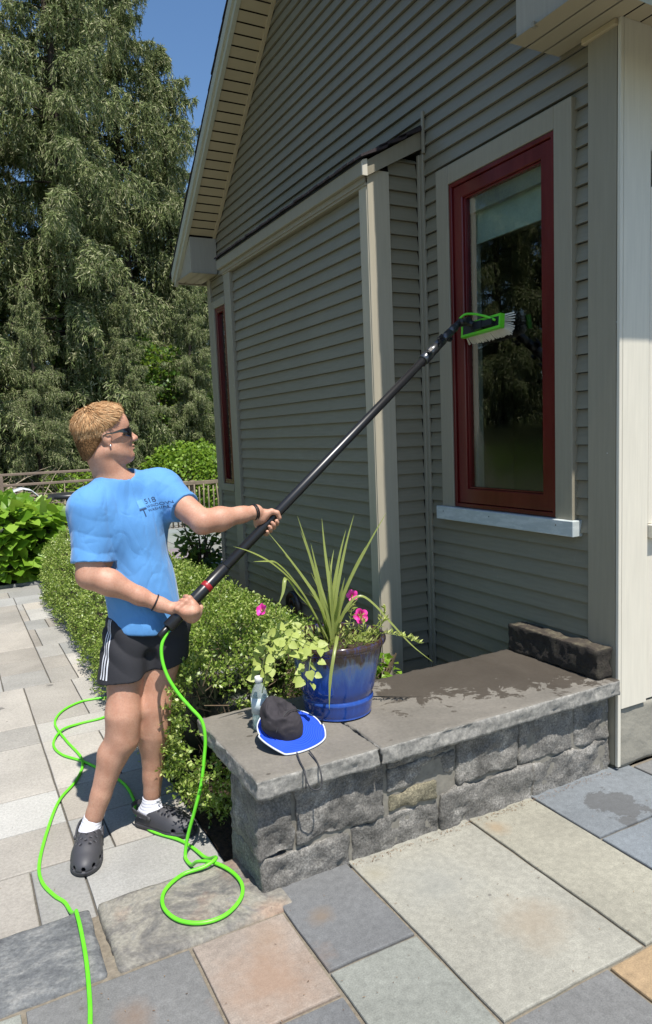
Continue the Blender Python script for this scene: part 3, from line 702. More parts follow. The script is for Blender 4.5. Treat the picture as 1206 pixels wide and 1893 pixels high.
# leafy shrubs under and before the spruces
SHL = leafmat('bright shrub leaf', srgb(84,118,34), srgb(128,158,52), .4, .45, srgb(150,180,84))
DKL = leafmat('dark climber leaf', srgb(38,64,22), srgb(70,104,34), .35, .45, srgb(120,150,70))
def blob_shrub(name, c, rad, n, leaf, m, label, seed=1, group=None, depth=.35):
    c = np.array(c); rad = np.array(rad)
    f = lambda p: (np.linalg.norm((p-c)/rad, axis=1)-1)*rad.min()+.22*rad.min()*pn(p, 2.4/rad.min()**.5, seed)+.1*rad.min()*pn(p, 7, seed+3)
    root = empty(name, (c[0], c[1], -.1), label, 'shrub', group)
    P, G = shell(f, c-rad*1.4, c+rad*1.4, n, depth*rad.min()); P = P[P[:,2] > -.1]; G = G[:len(P)]
    k = len(P); d = unit(G+rng.normal(size=(k,3))*.7+[0,0,-.1])
    V, F = scatter([(0,0,0),(.45,.4,.08),(0,1,-.05),(-.45,.4,.08)], [(0,1,2,3)], P, frames(d, .5, (0,0,1)), rng.uniform(.6,1.3,k)*leaf)
    obj('foliage', V, F, m, root)
    mb = MB(); rd = random.Random(seed)
    for i in range(9):
        a = rd.uniform(0, 6.28); q = c+rad*np.array([math.cos(a)*.75, math.sin(a)*.75, rd.uniform(.2, .8)])
        mb.tube([(c[0]+.1*math.cos(a), c[1]+.1*math.sin(a), -.12), tuple((c+q)/2*[1,1,.7]), tuple(q)], [.025, .015, .005], 5)
    mb.build('stems', TWIG, root)
    return root
blob_shrub('leafy_shrub', (5.0,16.2,.45), (1.25,.9,1.1), 9000, .085, SHL, 'bright green rounded shrub behind the railing, left of the house corner', 2)
blob_shrub('leafy_shrub', (2.2,16.1,.35), (.8,.6,.65), 2500, .08, SHL, 'pale shrub behind the rail, to the left of the man\'s head', 5)
for i, (x, y, z, rx, rz_, n, lb) in enumerate(((4.6,18.0,2.2,1.0,2.3,5000,'dark climber hanging in the spruces above the bright shrub'),(3.0,18.3,2.6,.8,2.6,4000,'dark climber tangled in the spruces above the man\'s head'),(1.15,19.5,6.0,.55,4.2,4200,'tall climber up the gap between the two left spruces'),(4.9,22.0,5.8,.7,3.6,3500,'light green climber high in the spruces near the sky gap'),(6.4,19.2,1.8,1.1,1.9,4000,'dark shrub low beside the house corner'))):
    blob_shrub('climbing_shrub', (x,y,z), (rx,.7,rz_), n, .11, DKL if i != 3 else SHL, lb, 10+i, 'climbers and shrubs among the spruces', .9)
blob_shrub('garden_plant', (2.62,8.25,.32), (.28,.22,.34), 260, .11, DKL, 'small leafy plant at the foot of the far house corner', 31, None, .9)
blob_shrub('garden_plant', (1.98,3.32,.18), (.22,.14,.24), 420, .045, HL, 'small green plant between the bench and the bay corner post', 32, None, .9)
# brushwood heap under the spruces at the left
mb = MB(); rd = random.Random(5)
for i in range(420):
    x = rd.uniform(-1.5, 2.9); y = rd.uniform(15.3, 16.6); a = rd.uniform(0, 6.28); e = rd.uniform(-.3, .9); L = rd.uniform(.4, 1.3); z = rd.uniform(0, .75)*(1-abs(x-1)/4)
    p = [(x, y, z), (x+L/2*math.cos(a)*math.cos(e), y+L/2*math.sin(a)*.5, z+L/2*math.sin(e)+.05), (x+L*math.cos(a)*math.cos(e), y+L*math.sin(a)*.5, z+L*math.sin(e)-.04)]
    mb.tube(p, [.012, .008, .003], 4, False)
tag(mb.build('brushwood', simple('dry grey branches', srgb(150,138,118), .9, .25, 10)), 'tangle of dry grey branches on the ground behind the metal rail', 'brushwood', kind='stuff')
# forest floor
Vb = []; nx, ny = 60, 30
for j in range(ny+1):
    for i in range(nx+1):
        x = -30+60*i/nx; y = 14.8+30*j/ny; Vb.append((x, y, -.17+.05*j*.5+.25*noise.noise(Vector((x*.3, y*.3, 0)))*min(1, j/4)))
tag(obj('hillside', Vb, [(j*(nx+1)+i, j*(nx+1)+i+1, (j+1)*(nx+1)+i+1, (j+1)*(nx+1)+i) for j in range(ny) for i in range(nx)], simple('needle litter', srgb(88,78,52), .95, .4, 3, .8, 10, .05), smooth=True), kind='structure')

# ------------------------------------------------------------ railing, fence, terrace furniture
RAIL = simple('weathered brown rail', srgb(128,112,98), .6, .12, 6)
rail = empty('garden_railing', (1.2, 14.0, -.07), 'brown garden railing with two top rails, behind the man on the left', 'railing')
mb = MB()
for z in (1.085, .895): mb.box(-6, 2.75, 13.98, 14.02, z-.022, z+.022, .004)
mb.build('rail', RAIL, rail)
for x in (-5.9, -4.4, -2.9, -1.1, .83, 2.73):
    MB().box(x-.03, x+.03, 13.95, 13.977, -.1, 1.06, .004).build('post', RAIL, rail)
mb = MB()
for z in (.7, .52, .34, .16): mb.tube([(-6, 14, z), (2.75, 14, z)], .004, 5)
mb.build('cable', RAIL, rail)
fen = empty('picket_fence', (4.1, 13.2, -.07), 'weathered slatted fence between the man\'s arm and the house corner', 'fence')
FW = simple('grey brown fence wood', srgb(124,112,94), .85, .2, 8, .4, 40)
mb = MB(); mb.box(2.9, 6, 13.19, 13.24, .72, .79, .004); mb.box(2.9, 6, 13.19, 13.23, .04, .09, .004); mb.build('rail', FW, fen)
rd = random.Random(9)
for x in (3.0, 3.98, 4.12, 5.3): MB().box(x-.045, x+.045, 13.241, 13.33, -.1, .80, .006).build('post', FW, fen)
for i in range(34):
    x = 2.95+i*.09
    V, F = tube([(x+rd.uniform(-.01,.01), 13.17, -.06), (x+rd.uniform(-.012,.012), 13.17, .4), (x+rd.uniform(-.015,.015), 13.17, .70+rd.uniform(-.02,.04))], [.016,.015,.013], 6)
    obj('picket', V, F, FW, fen, True)
SIL = simple('silver mesh fabric', srgb(190,194,196), .45, .05); DK = simple('dark metal', srgb(40,42,44), .4, .1)
ch = empty('sun_lounger', (1.0, 12.3, -.07), 'pale curved sun lounger on the terrace behind the leafy bed', 'lounger')
pr = [(.72,.62),(.80,.80),(.90,.90),(1.02,.93),(1.14,.90),(1.24,.80),(1.32,.66),(1.5,.55),(1.9,.50)]
V = []; 
for x, z in pr: V += [(x, 12.05, z), (x, 12.55, z), (x, 12.55, z-.02), (x, 12.05, z-.02)]
F = []
for i in range(len(pr)-1):
    b = i*4; F += [(b,b+4,b+5,b+1),(b+2,b+6,b+7,b+3),(b,b+3,b+7,b+4),(b+1,b+5,b+6,b+2)]
o = obj('sling_seat', V, F, SIL, ch, True); mb = MB()
for x in (.76, 1.8): 
    for y in (12.06, 12.54): mb = MB(); mb.tube([(x, y, .55), (x+.02, y, -.07)], .012, 6); mb.build('leg', DK, ch)
tb = empty('round_table', (1.72, 12.2, -.07), 'low round dark table beside the pale lounger', 'table')
V, F = lathe([(.001,.80),(.28,.80),(.31,.785),(.32,.74),(.30,.72),(.001,.72)], 1.70, 12.2, 28); obj('tabletop', V, F, DK, tb, True)
mb = MB(); mb.tube([(1.70,12.2,.72),(1.70,12.2,-.05)], .03, 8); V, F = lathe([(.001,-.03),(.2,-.035),(.22,-.068),(.001,-.07)], 1.7, 12.2, 20); mb.add(V, F); mb.build('pedestal', DK, tb, True)
tb = empty('grey_planter_box', (.45, 12.3, -.07), 'dark grey low cabinet at the left edge behind the leafy bed', 'cabinet')
mb = MB(); mb.box(-.3, .62, 12.2, 12.8, -.06, .70, .01); mb.build('body', DK, tb); mb = MB(); mb.box(-.34, .66, 12.16, 12.84, .701, .74, .008); mb.build('top', simple('grey top', srgb(120,124,128), .5), tb)
# ------------------------------------------------------------ stone bench
bench = empty('stone_bench', (1.7, 2.45, 0), 'low grey granite bench wall with a thick bluestone top, ending at the house corner', 'bench')
SP = [(.845,1.205,-.10,.118,2.50),(1.212,1.612,-.02,.128,2.5),(1.62,2.108,-.02,.150,2.5),(2.116,2.592,-.02,.146,2.5),
 (.842,.978,.122,.368,2.48),(.985,1.368,.135,.368,2.5),(1.376,1.70,.222,.312,2.5),(1.376,1.612,.135,.216,2.5),(1.376,1.52,.318,.368,2.5),(1.527,1.70,.318,.368,2.5),(1.708,2.03,.160,.368,2.5),(2.037,2.358,.155,.368,2.5),(2.365,2.592,.152,.368,2.5)]
V = []; F = []
for i, (x0, x1, z0, z1, y1) in enumerate(SP):
    if i == 7: continue
    v, f = rough_block(x0, x1, 2.203+.005*math.sin(i*2.3), y1, z0-.003, z1+.003, .0125, .013, .009, 60+i, False, 11)
    k = len(V); V += v; F += [tuple(q+k for q in g) for g in f]
obj('stone_wall', V, F, GRAN, bench, True)
V, F = rough_block(1.376, 1.612, 2.200, 2.4, .135, .216, .014, .014, .012, 77, False, 9); obj('brown_stone', V, F, granite('brown stone', srgb(84,80,66), srgb(116,110,90), srgb(138,130,108)), bench, True)
mb = MB(); mb.box(.95, 2.59, 2.217, 2.49, -.1, .36); mb.box(1.0, 2.6, 2.49, 2.74, -.1, .362); mb.build('mortar', simple('pale mortar', srgb(122,118,108), .95, .2, 30, .6, 80), bench)
CAP = NT('bluestone cap'); n1 = CAP.noise(2.5, 8, .65, dist=.5); c = CAP.ramp(n1, [(.3, srgb(100,96,88)), (.55, srgb(116,111,102)), (.75, srgb(128,123,112))])
c = CAP.mix(1, c, CAP.ramp(CAP.noise(70, 5, .7), [(.3, .86), (.7, 1.12)]), 'MULTIPLY')
sx = CAP.new('ShaderNodeSeparateXYZ'); CAP.link(CAP.tc.outputs['Object'], sx.inputs[0])
# puddle left by the washing: wet to the right, broken edge
nz = CAP.noise(9, 6, .72, dist=.6); nb = CAP.math('SUBTRACT', nz, .5)
wx = CAP.math('ADD', CAP.math('ADD', sx.outputs[0], .10), CAP.math('MULTIPLY', nb, .9))
wy = CAP.math('ADD', CAP.math('SUBTRACT', sx.outputs[1], CAP.math('SUBTRACT', .045, CAP.math('MULTIPLY', CAP.math('ADD', sx.outputs[0], .15), .33))), CAP.math('MULTIPLY', nb, 1.15))
wet = CAP.math('MULTIPLY', CAP.ramp(wx, [(-.0, 0.), (.03, 1.)]), CAP.ramp(wy, [(.0, 0.), (.02, 1.)]))
v = CAP.new('ShaderNodeTexVoronoi'); CAP.link(CAP.mapc((6.5, 9, 1)), v.inputs[0]); v.inputs['Scale'].default_value = 1
spot = CAP.ramp(CAP.math('ADD', v.outputs[0], CAP.math('MULTIPLY', CAP.noise(26, 3), .12)), [(.15, .9), (.17, 0.)])
wall_ = CAP.math('MAXIMUM', wet, CAP.math('MULTIPLY', spot, .8))
gn = CAP.new('ShaderNodeNewGeometry'); sn = CAP.new('ShaderNodeSeparateXYZ'); CAP.link(gn.outputs['True Normal'], sn.inputs[0]); spl = CAP.ramp(sn.outputs[2], [(.55, 1.), (.85, 0.)])
c = CAP.mix(CAP.math('MULTIPLY', spl, .8), c, CAP.ramp(CAP.noise(45, 6, .75), [(.3, srgb(92,92,90)), (.5, srgb(136,134,128)), (.7, srgb(176,173,164))]))
wall_ = CAP.math('MULTIPLY', wall_, CAP.math('SUBTRACT', 1., spl))
c = CAP.mix(CAP.math('MULTIPLY', wall_, .72), c, srgb(56,48,40)); CAP.col(c); CAP.rough(CAP.ramp(wall_, [(0, .8), (1, .42)])); CAP.bump(CAP.noise(30, 8, .7), .45, .006); CAPM = CAP.m
V, F = rough_block(.825, 1.318, 2.152, 2.80, .368, .441, .0125, .009, .006, 91, True, 20); obj('cap_slab', V, F, CAPM, bench, True)
V, F = rough_block(1.321, 2.594, 2.150, 2.79, .368, .440, .0125, .009, .006, 92, True, 20); obj('cap_slab', V, F, CAPM, bench, True)
V, F = rough_block(2.495, 2.592, 2.195, 2.775, .441, .582, .012, .009, .008, 93, False, 12)
DSTONE = NT('dark sided stone'); c = DSTONE.ramp(DSTONE.noise(14, 8, .75), [(.3, srgb(40,35,30)), (.5, srgb(70,62,52)), (.62, srgb(98,92,74)), (.74, srgb(150,144,130))]); gn = DSTONE.new('ShaderNodeNewGeometry'); sn = DSTONE.new('ShaderNodeSeparateXYZ'); DSTONE.link(gn.outputs['True Normal'], sn.inputs[0]); c = DSTONE.mix(DSTONE.ramp(sn.outputs[2], [(.4, .75), (.8, 0.)]), c, srgb(34,30,26)); DSTONE.col(c); DSTONE.rough(.9); DSTONE.bump(DSTONE.noise(50, 8, .75), 1., .012)  # side faces mixed darker than the top, by normal
tag(obj('stone_block', V, F, DSTONE.m, smooth=True), 'long rough dark stone block lying on the bench top against the house wall', 'stone block')

# ------------------------------------------------------------ glazed pot
PX, PY = 1.365, 2.557
pot = empty('glazed_pot', (PX, PY, .441), 'large glazed blue pot with a brown dripping rim standing on the bench', 'flower pot')
prof = [(.001,.445),(.128,.445),(.138,.452),(.143,.470),(.147,.495),(.150,.508),(.147,.516),(.143,.522),(.147,.532),(.156,.555),(.163,.59),(.170,.625),(.179,.665),(.188,.70),(.194,.728),(.2035,.735),(.209,.746),(.208,.758),(.202,.764),(.192,.762),(.184,.750),(.180,.70),(.165,.64)]
sp = spline([(r, z, 0) for r, z in prof], 3); V, F = lathe([(a, b) for a, b, _ in sp], PX, PY, 72)
GZ = NT('blue drip glaze'); sx = GZ.new('ShaderNodeSeparateXYZ'); GZ.link(GZ.tc.outputs['Object'], sx.inputs[0])
drip = GZ.math('MULTIPLY', GZ.math('SUBTRACT', GZ.noise(5, 6, .7, GZ.mapc((5, 5, .7))), .5), .22)
t = GZ.math('ADD', sx.outputs[2], drip)
c = GZ.ramp(GZ.math('MULTIPLY', t, 3.), [(.0, srgb(32,66,144)), (.45, srgb(38,70,138)), (.62, srgb(66,98,152)), (.72, srgb(94,108,122)), (.80, srgb(66,46,34)), (.92, srgb(58,40,30))])
c = GZ.mix(GZ.ramp(GZ.noise(8, 6, .7, GZ.mapc((6, 6, .8))), [(.5, 0.), (.72, .5)]), c, srgb(44,84,168))
GZ.col(c); GZ.rough(.12); GZ.b.inputs['Coat Weight'].default_value = .6; GZ.b.inputs['Coat Roughness'].default_value = .05; GZ.bump(GZ.noise(9, 4), .08, .01)
obj('pot_body', V, F, GZ.m, pot, True)
V, F = lathe([(.001,.735),(.10,.738),(.182,.728)], PX, PY, 32); obj('soil', V, F, mul.m, pot, True)

def ribbon(mb, pts, w, fold=.25, taper=.75, sub=6):
    P = np.array(spline(pts, sub)); n = len(P); T = np.gradient(P, axis=0); T = unit(T)
    V = []; 
    for i in range(n):
        t = i/(n-1); s = np.cross(T[i], [0, -.55, .84]); s = s/max(np.linalg.norm(s), 1e-6); nn = np.cross(s, T[i])
        ww = w*(.75+.25*min(1, t*4))*(1-max(0, (t-taper)/(1-taper)))+.0004
        V += [tuple(P[i]-s*ww/2+nn*ww*fold), tuple(P[i]), tuple(P[i]+s*ww/2+nn*ww*fold)]
    F = []
    for i in range(n-1): b = i*3; F += [(b,b+1,b+4,b+3), (b+1,b+2,b+5,b+4)]
    mb.add(V, F)
SPK = leafmat('striped spike leaf', srgb(96,116,52), srgb(150,160,88), .35, .35, srgb(176,182,116), .5)
spike = empty('spike_plant', (PX, PY, .74), 'tall spiky grass like plant with long arching leaves in the blue pot', 'plant')
arcs = [[(1.382,2.560,.74),(1.367,2.537,.80),(1.409,2.514,.892),(1.454,2.491,.926),(1.504,2.469,.887),(1.566,2.446,.806),(1.654,2.423,.70),(1.745,2.400,.617)],
 [(1.32,2.56,.74),(1.244,2.523,.891),(1.178,2.505,.970),(1.130,2.487,1.037),(1.107,2.468,1.045),(1.088,2.45,1.0),(1.063,2.44,.96)],
 [(1.32,2.56,.74),(1.24,2.532,.91),(1.159,2.504,1.020),(1.062,2.476,1.111),(.968,2.448,1.170),(.888,2.420,1.206)],
 [(1.33,2.55,.74),(1.225,2.52,.93),(1.143,2.49,1.045),(1.077,2.46,1.11),(1.035,2.43,1.13),(.955,2.40,1.145)],
 [(1.345,2.52,.75),(1.30,2.42,.80),(1.245,2.352,.752),(1.215,2.335,.66),(1.204,2.330,.552)]]
# two of them sit a touch nearer, so they clear the hand
mb = MB()
for i, a in enumerate(arcs): mb_ = MB(); ribbon(mb_, a, (.013,.014,.012,.014,.012)[i]); obj('leaf', mb_.V, mb_.F, SPK, spike, True)
tips = [(1.60,2.50,1.262),(1.235,2.60,1.272),(1.372,2.65,1.245),(1.50,2.60,1.252),(1.11,2.62,1.216),(1.17,2.60,1.12),(1.275,2.66,1.20),(1.44,2.68,1.10),(1.47,2.62,1.19),(1.32,2.5,1.10),(1.245,2.52,1.05),(1.40,2.52,1.01),(1.36,2.49,.97),(1.53,2.56,1.12),(1.20,2.45,.99),(1.30,2.62,1.15),(1.42,2.45,.93)]
rd = random.Random(2)
for t in tips:
    b = (1.345+rd.uniform(-.018,.018), 2.555+rd.uniform(-.018,.018), .735); t = Vector(t); b = Vector(b); m1 = b.lerp(t, .35)+Vector((-(t.x-b.x)*.14, -(t.y-b.y)*.14, .01)); m2 = b.lerp(t, .72)+Vector((-(t.x-b.x)*.08, 0, .012))
    mb_ = MB(); ribbon(mb_, [b, m1, m2, t], rd.uniform(.013,.018), .28, .45); obj('leaf', mb_.V, mb_.F, SPK, spike, True)
# lime sweet potato vine spilling over the left of the rim
LIME = leafmat('lime leaf', srgb(150,168,74), srgb(178,190,104), .4, .45, srgb(196,204,130))
GST = simple('green stem', srgb(120,134,70), .6, .15)
vine = empty('lime_vine', (1.2, 2.5, .74), 'lime green heart leaved vine spilling over the left side of the blue pot', 'plant')
st = [[(1.25,2.50,.75),(1.165,2.47,.80),(1.093,2.45,.79),(1.035,2.45,.75),(1.01,2.46,.70),(.99,2.47,.62)],[(1.24,2.52,.75),(1.15,2.52,.83),(1.10,2.54,.80),(1.05,2.56,.74),(1.03,2.58,.62)],[(1.22,2.46,.75),(1.17,2.40,.74),(1.15,2.38,.70),(1.145,2.385,.66)],[(1.22,2.55,.75),(1.13,2.58,.77),(1.07,2.60,.72),(1.05,2.62,.62)],[(1.23,2.46,.75),(1.17,2.40,.79),(1.11,2.42,.82),(1.07,2.44,.79)]]
mb = MB(); Lp = []; rd = random.Random(12)
for s_ in st:
    q = spline(s_, 6); mb.tube(q, .0018, 5)
    for i in range(2, len(q)):
        a = rd.uniform(0, 6.28); Lp.append((np.array(q[i])+np.array([.030*math.cos(a), .030*math.sin(a), .016*rd.uniform(-1, 1.4)]), np.array([math.cos(a), math.sin(a)-.3, -.35])))
mb.build('stem', GST, vine, True)
for k, (p, d) in enumerate(Lp):
    if p[0] < 1.10 and p[2] < .71 and p[1] < 2.60: continue
    n_ = unit(np.array([rd.uniform(-.5, .3), -1.0, .8])+np.random.default_rng(k).normal(size=3)*.35)
    s_ = unit(np.cross(d, n_)); d2 = unit(np.cross(n_, s_)); sc = rd.uniform(.024, .046)
    V = [tuple(p+sc*(s_*a+d2*b+np.cross(s_, d2)*c)) for a, b, c in HEART[0]]
    obj('leaf', V, HEART[1], LIME, vine, True)
# petunia and creeping filler
PLF = leafmat('small petunia leaf', srgb(132,150,64), srgb(170,180,96), .35, .45, srgb(190,196,120))
pet = empty('petunia', (1.45, 2.5, .74), 'petunia with three magenta flowers and pale green leaves in the blue pot', 'flower')
mb = MB(); pts = []; outs = []
paths = [[(1.44,2.50,.74),(1.49,2.46,.77),(1.56,2.42,.765),(1.62,2.40,.745),(1.66,2.38,.72)],[(1.42,2.56,.74),(1.45,2.57,.83),(1.468,2.59,.90)],[(1.44,2.52,.74),(1.49,2.54,.78),(1.504,2.585,.815)],[(1.27,2.5,.74),(1.15,2.47,.85),(1.07,2.49,.90),(1.03,2.52,.918)],[(1.46,2.47,.74),(1.51,2.44,.80),(1.54,2.44,.83)],[(1.35,2.46,.74),(1.38,2.40,.77),(1.42,2.38,.765)],[(1.5,2.53,.74),(1.56,2.52,.80),(1.58,2.5,.86)]]
for q in paths:
    q = spline(q, 6); mb.tube(q, .0013, 4)
    for i in range(1, len(q)):
        if q is paths[3]: break
        for _ in range(3): pts.append(q[i]); outs.append((rd.uniform(-1,1), rd.uniform(-1,.6), rd.uniform(0,1)))
for _ in range(330):
    a = rd.uniform(0, 6.28); r_ = .175*math.sqrt(rd.random()); pts.append((PX+r_*math.cos(a), PY+r_*math.sin(a), .738+.02*rd.random())); outs.append((math.cos(a), math.sin(a), 1.3))
mb.build('stem', GST, pet, True)
P = np.array(pts); O = unit(np.array(outs)); n = len(P)
V, F = scatter(*LEAF, P, frames(O, .6, (0, -.3, 1)), np.stack([rng.uniform(.006,.010,n), rng.uniform(.018,.032,n), np.full(n,.02)], 1)); tag(obj('leaf_cluster', V, F, PLF, pet), kind='stuff')
MAG = NT('magenta petal'); MAG.col(MAG.mix(MAG.ramp(MAG.noise(60, 3), [(.3, 0.), (.7, 1.)]), srgb(216,28,140), srgb(236,70,168))); MAG.rough(.5)
for (c, nrm, s) in (((1.468,2.585,.912),(-.5,-.8,.35),.026),((1.504,2.58,.818),(-.3,-.9,.2),.034),((1.027,2.525,.93),(-.8,-.4,.5),.026)):
    nrm = unit(np.array(nrm)); u = unit(np.cross(nrm, [0,0,1])); w_ = np.cross(nrm, u); c = np.array(c); V = [tuple(c-nrm*s*.9)]; K = 30
    for ring, (r_, h) in enumerate(((.22,-.4),(.6,.02),(1.,.05))):
        for k in range(K):
            a = 6.283*k/K; lob = (.78+.22*abs(math.cos(2.5*a))) if ring == 2 else 1
            V.append(tuple(c+s*(u*math.cos(a)*r_*lob+w_*math.sin(a)*r_*lob+nrm*(h+.08*math.sin(5*a+c[0]*40)*ring/2))))
    F = [(0, 1+(k+1)%K, 1+k) for k in range(K)]+[(1+r_*K+k, 1+r_*K+(k+1)%K, 1+(r_+1)*K+(k+1)%K, 1+(r_+1)*K+k) for r_ in range(2) for k in range(K)]
    obj('flower', V, F, MAG.m, pet, True)

# ------------------------------------------------------------ hat and bottle
hat = empty('sun_hat', (1.10, 2.40, .441), 'blue brimmed sun hat with a slack charcoal crown lying on the bench beside the pot', 'hat')
hc = np.array([1.062, 2.385, .494]); hn = unit(np.array([.10, -.40, .90])); hu = unit(np.cross([0, 1, 0], hn)); hv = np.cross(hn, hu)
def hp(a, r, h): return hc+hu*math.cos(a)*r+hv*math.sin(a)*r+hn*h
K = 96; V = []; rings = [(.030,.016),(.083,.006),(.094,.0),(.106,-.005),(.117,-.010),(.127,-.016)]
def wob(a, t): return .010*t*math.sin(2*a+.8)+.006*t*math.sin(3*a+2)
for top in (0, 1):
    for i, (r_, h) in enumerate(rings):
        for k in range(K):
            a = 6.283*k/K; t = i/5; ex = 1.06 if math.sin(a) < 0 else 1.0
            p = hp(a, r_*ex*(1+.05*t*math.cos(a)), h+wob(a, t)-(.0025 if top else 0)); p[2] = max(p[2], .444+(0 if top else .0025)); V.append(tuple(p))
F = []
for top in (0, 1):
    for i in range(5):
        for k in range(K):
            b = top*6*K; q = (b+i*K+k, b+i*K+(k+1)%K, b+(i+1)*K+(k+1)%K, b+(i+1)*K+k); F.append(q if top == 0 else q[::-1])
F += [(5*K+k, 5*K+(k+1)%K, 11*K+(k+1)%K, 11*K+k) for k in range(K)]
HB = NT('blue brim cloth'); HB.col(srgb(20,72,196)); HB.rough(.75)
vv = HB.new('ShaderNodeVectorMath', operation='DISTANCE'); HB.link(HB.tc.outputs['Object'], vv.inputs[0]); vv.inputs[1].default_value = tuple(hc-np.array([1.10,2.40,.441]))
st_ = HB.math('SINE', HB.math('MULTIPLY', vv.outputs['Value'], 900.)); HB.bump(st_, .5, .002); HB.m.name = 'blue brim cloth'
obj('brim', V, F, HB.m, hat, True)
pts = [tuple(hp(6.283*k/K, .1275*(1.06 if math.sin(6.283*k/K) < 0 else 1)*(1+.05*math.cos(6.283*k/K)), -.017+wob(6.283*k/K, 1))) for k in range(K+1)]; pts = [(a, b, max(c, .446)) for a, b, c in pts]
mb = MB(); mb.tube(pts, .0034, 6); mb.build('brim_edge', simple('white binding', srgb(196,200,206), .7), hat, True)
V = []; NR = 30; KK = 72; ch_ = hc+hn*.004-hu*.028+hv*.012
for i in range(NR+1):
    t = i/NR*math.pi/2
    for k in range(KK):
        a = 6.283*k/KK; r_ = .0835*math.cos(t)**.55; h = .098*math.sin(t)**.9
        p = ch_+hu*math.cos(a)*r_+hv*math.sin(a)*r_+hn*h
        sag = math.sin(t)
        p = p+hn*(-.034*sag*math.exp(-((math.cos(a)*r_-.03)**2+(math.sin(a)*r_+.01)**2)/.0018))+hu*(-.034*sag)+hv*.012*sag
        q = Vector(p*22); q2 = noise.noise(q*2.1); p = p+hn*(.020*sag*noise.noise(q)+.010*abs(q2))+hu*.012*math.cos(t*.8)*noise.noise(q+Vector((5,5,5)))+hv*.012*noise.noise(q*1.6+Vector((9,1,5)))*sag
        V.append(tuple(p))
F = [(i*KK+k, i*KK+(k+1)%KK, (i+1)*KK+(k+1)%KK, (i+1)*KK+k) for i in range(NR) for k in range(KK)]
obj('crown', V, F, simple('charcoal cloth', srgb(48,44,48), .85, .12, 20, .4, 300, .001), hat, True)
CORD = simple('grey cord', srgb(56,56,58), .7)
mb = MB(); cc = [tuple(ch_+hu*x+hv*y+hn*z) for x, y, z in ((-.06,-.065,.035),(-.045,-.05,.075),(-.01,-.02,.088),(.035,.0,.075),(.07,.02,.04))]
mb.tube(spline(cc, 6), .002, 6); mb.build('cord', CORD, hat, True); mb = MB()
mb.tube(spline([(1.03,2.262,.452),(1.012,2.20,.448),(1.0,2.142,.444),(.995,2.122,.42),(.993,2.120,.39)], 5), .0028, 6); mb.build('cord', CORD, hat, True); mb = MB()
mb.tube(spline([(.996,2.136,.44),(1.0,2.118,.405),(1.012,2.112,.385),(1.035,2.112,.376),(1.052,2.115,.39),(1.056,2.13,.43),(1.066,2.18,.447),(1.075,2.255,.452)], 6), .0028, 6)
mb.build('cord', CORD, hat, True)
bot = empty('water_bottle', (1.01, 2.55, .441), 'half full clear plastic water bottle with a white cap behind the hat', 'bottle')
bx, by = 1.012, 2.555
prof = [(.001,.0),(.024,.0),(.031,.004),(.033,.015),(.0315,.03),(.0335,.045),(.032,.06),(.0335,.075),(.0335,.13),(.032,.145),(.027,.162),(.018,.180),(.0135,.190),(.0125,.200)]
V, F = lathe([(r_, z+.442) for r_, z in prof], bx, by, 28)
PL = NT('clear plastic'); PL.col((.72,.80,.78)); PL.rough(.08); tp = PL.new('ShaderNodeBsdfTransparent'); tp.inputs[0].default_value = (.93,.97,.95,1); mxp = PL.new('ShaderNodeMixShader'); mxp.inputs[0].default_value = .74; PL.link(PL.b.outputs[0], mxp.inputs[1]); PL.link(tp.outputs[0], mxp.inputs[2]); PL.link(mxp.outputs[0], PL.out.inputs[0]); obj('bottle_body', V, F, PL.m, bot, True)
V, F = lathe([(.001,.120),(.0305,.120),(.0305,.02),(.028,.006),(.001,.005)], bx, by, 28); V = [(a, b, c+.442) for a, b, c in V]
WT = NT('water'); WT.col((.62,.76,.76)); WT.rough(.05); tp = WT.new('ShaderNodeBsdfTransparent'); tp.inputs[0].default_value = (.86,.95,.95,1); mxp = WT.new('ShaderNodeMixShader'); mxp.inputs[0].default_value = .72; WT.link(WT.b.outputs[0], mxp.inputs[1]); WT.link(tp.outputs[0], mxp.inputs[2]); WT.link(mxp.outputs[0], WT.out.inputs[0]); obj('water', V, F, WT.m, bot, True)
V, F = lathe([(.0338,.07),(.0342,.07),(.0342,.135),(.0338,.135)], bx, by, 28); V = [(a, b, c+.442) for a, b, c in V]; obj('label_band', V, F, simple('pale label', srgb(186,198,200), .5), bot, True)
V, F = lathe([(.0125,.192),(.0155,.194),(.0158,.212),(.014,.215),(.001,.216)], bx, by, 24); V = [(a, b, c+.442) for a, b, c in V]; obj('cap', V, F, simple('white cap', srgb(225,225,222), .4), bot, True)

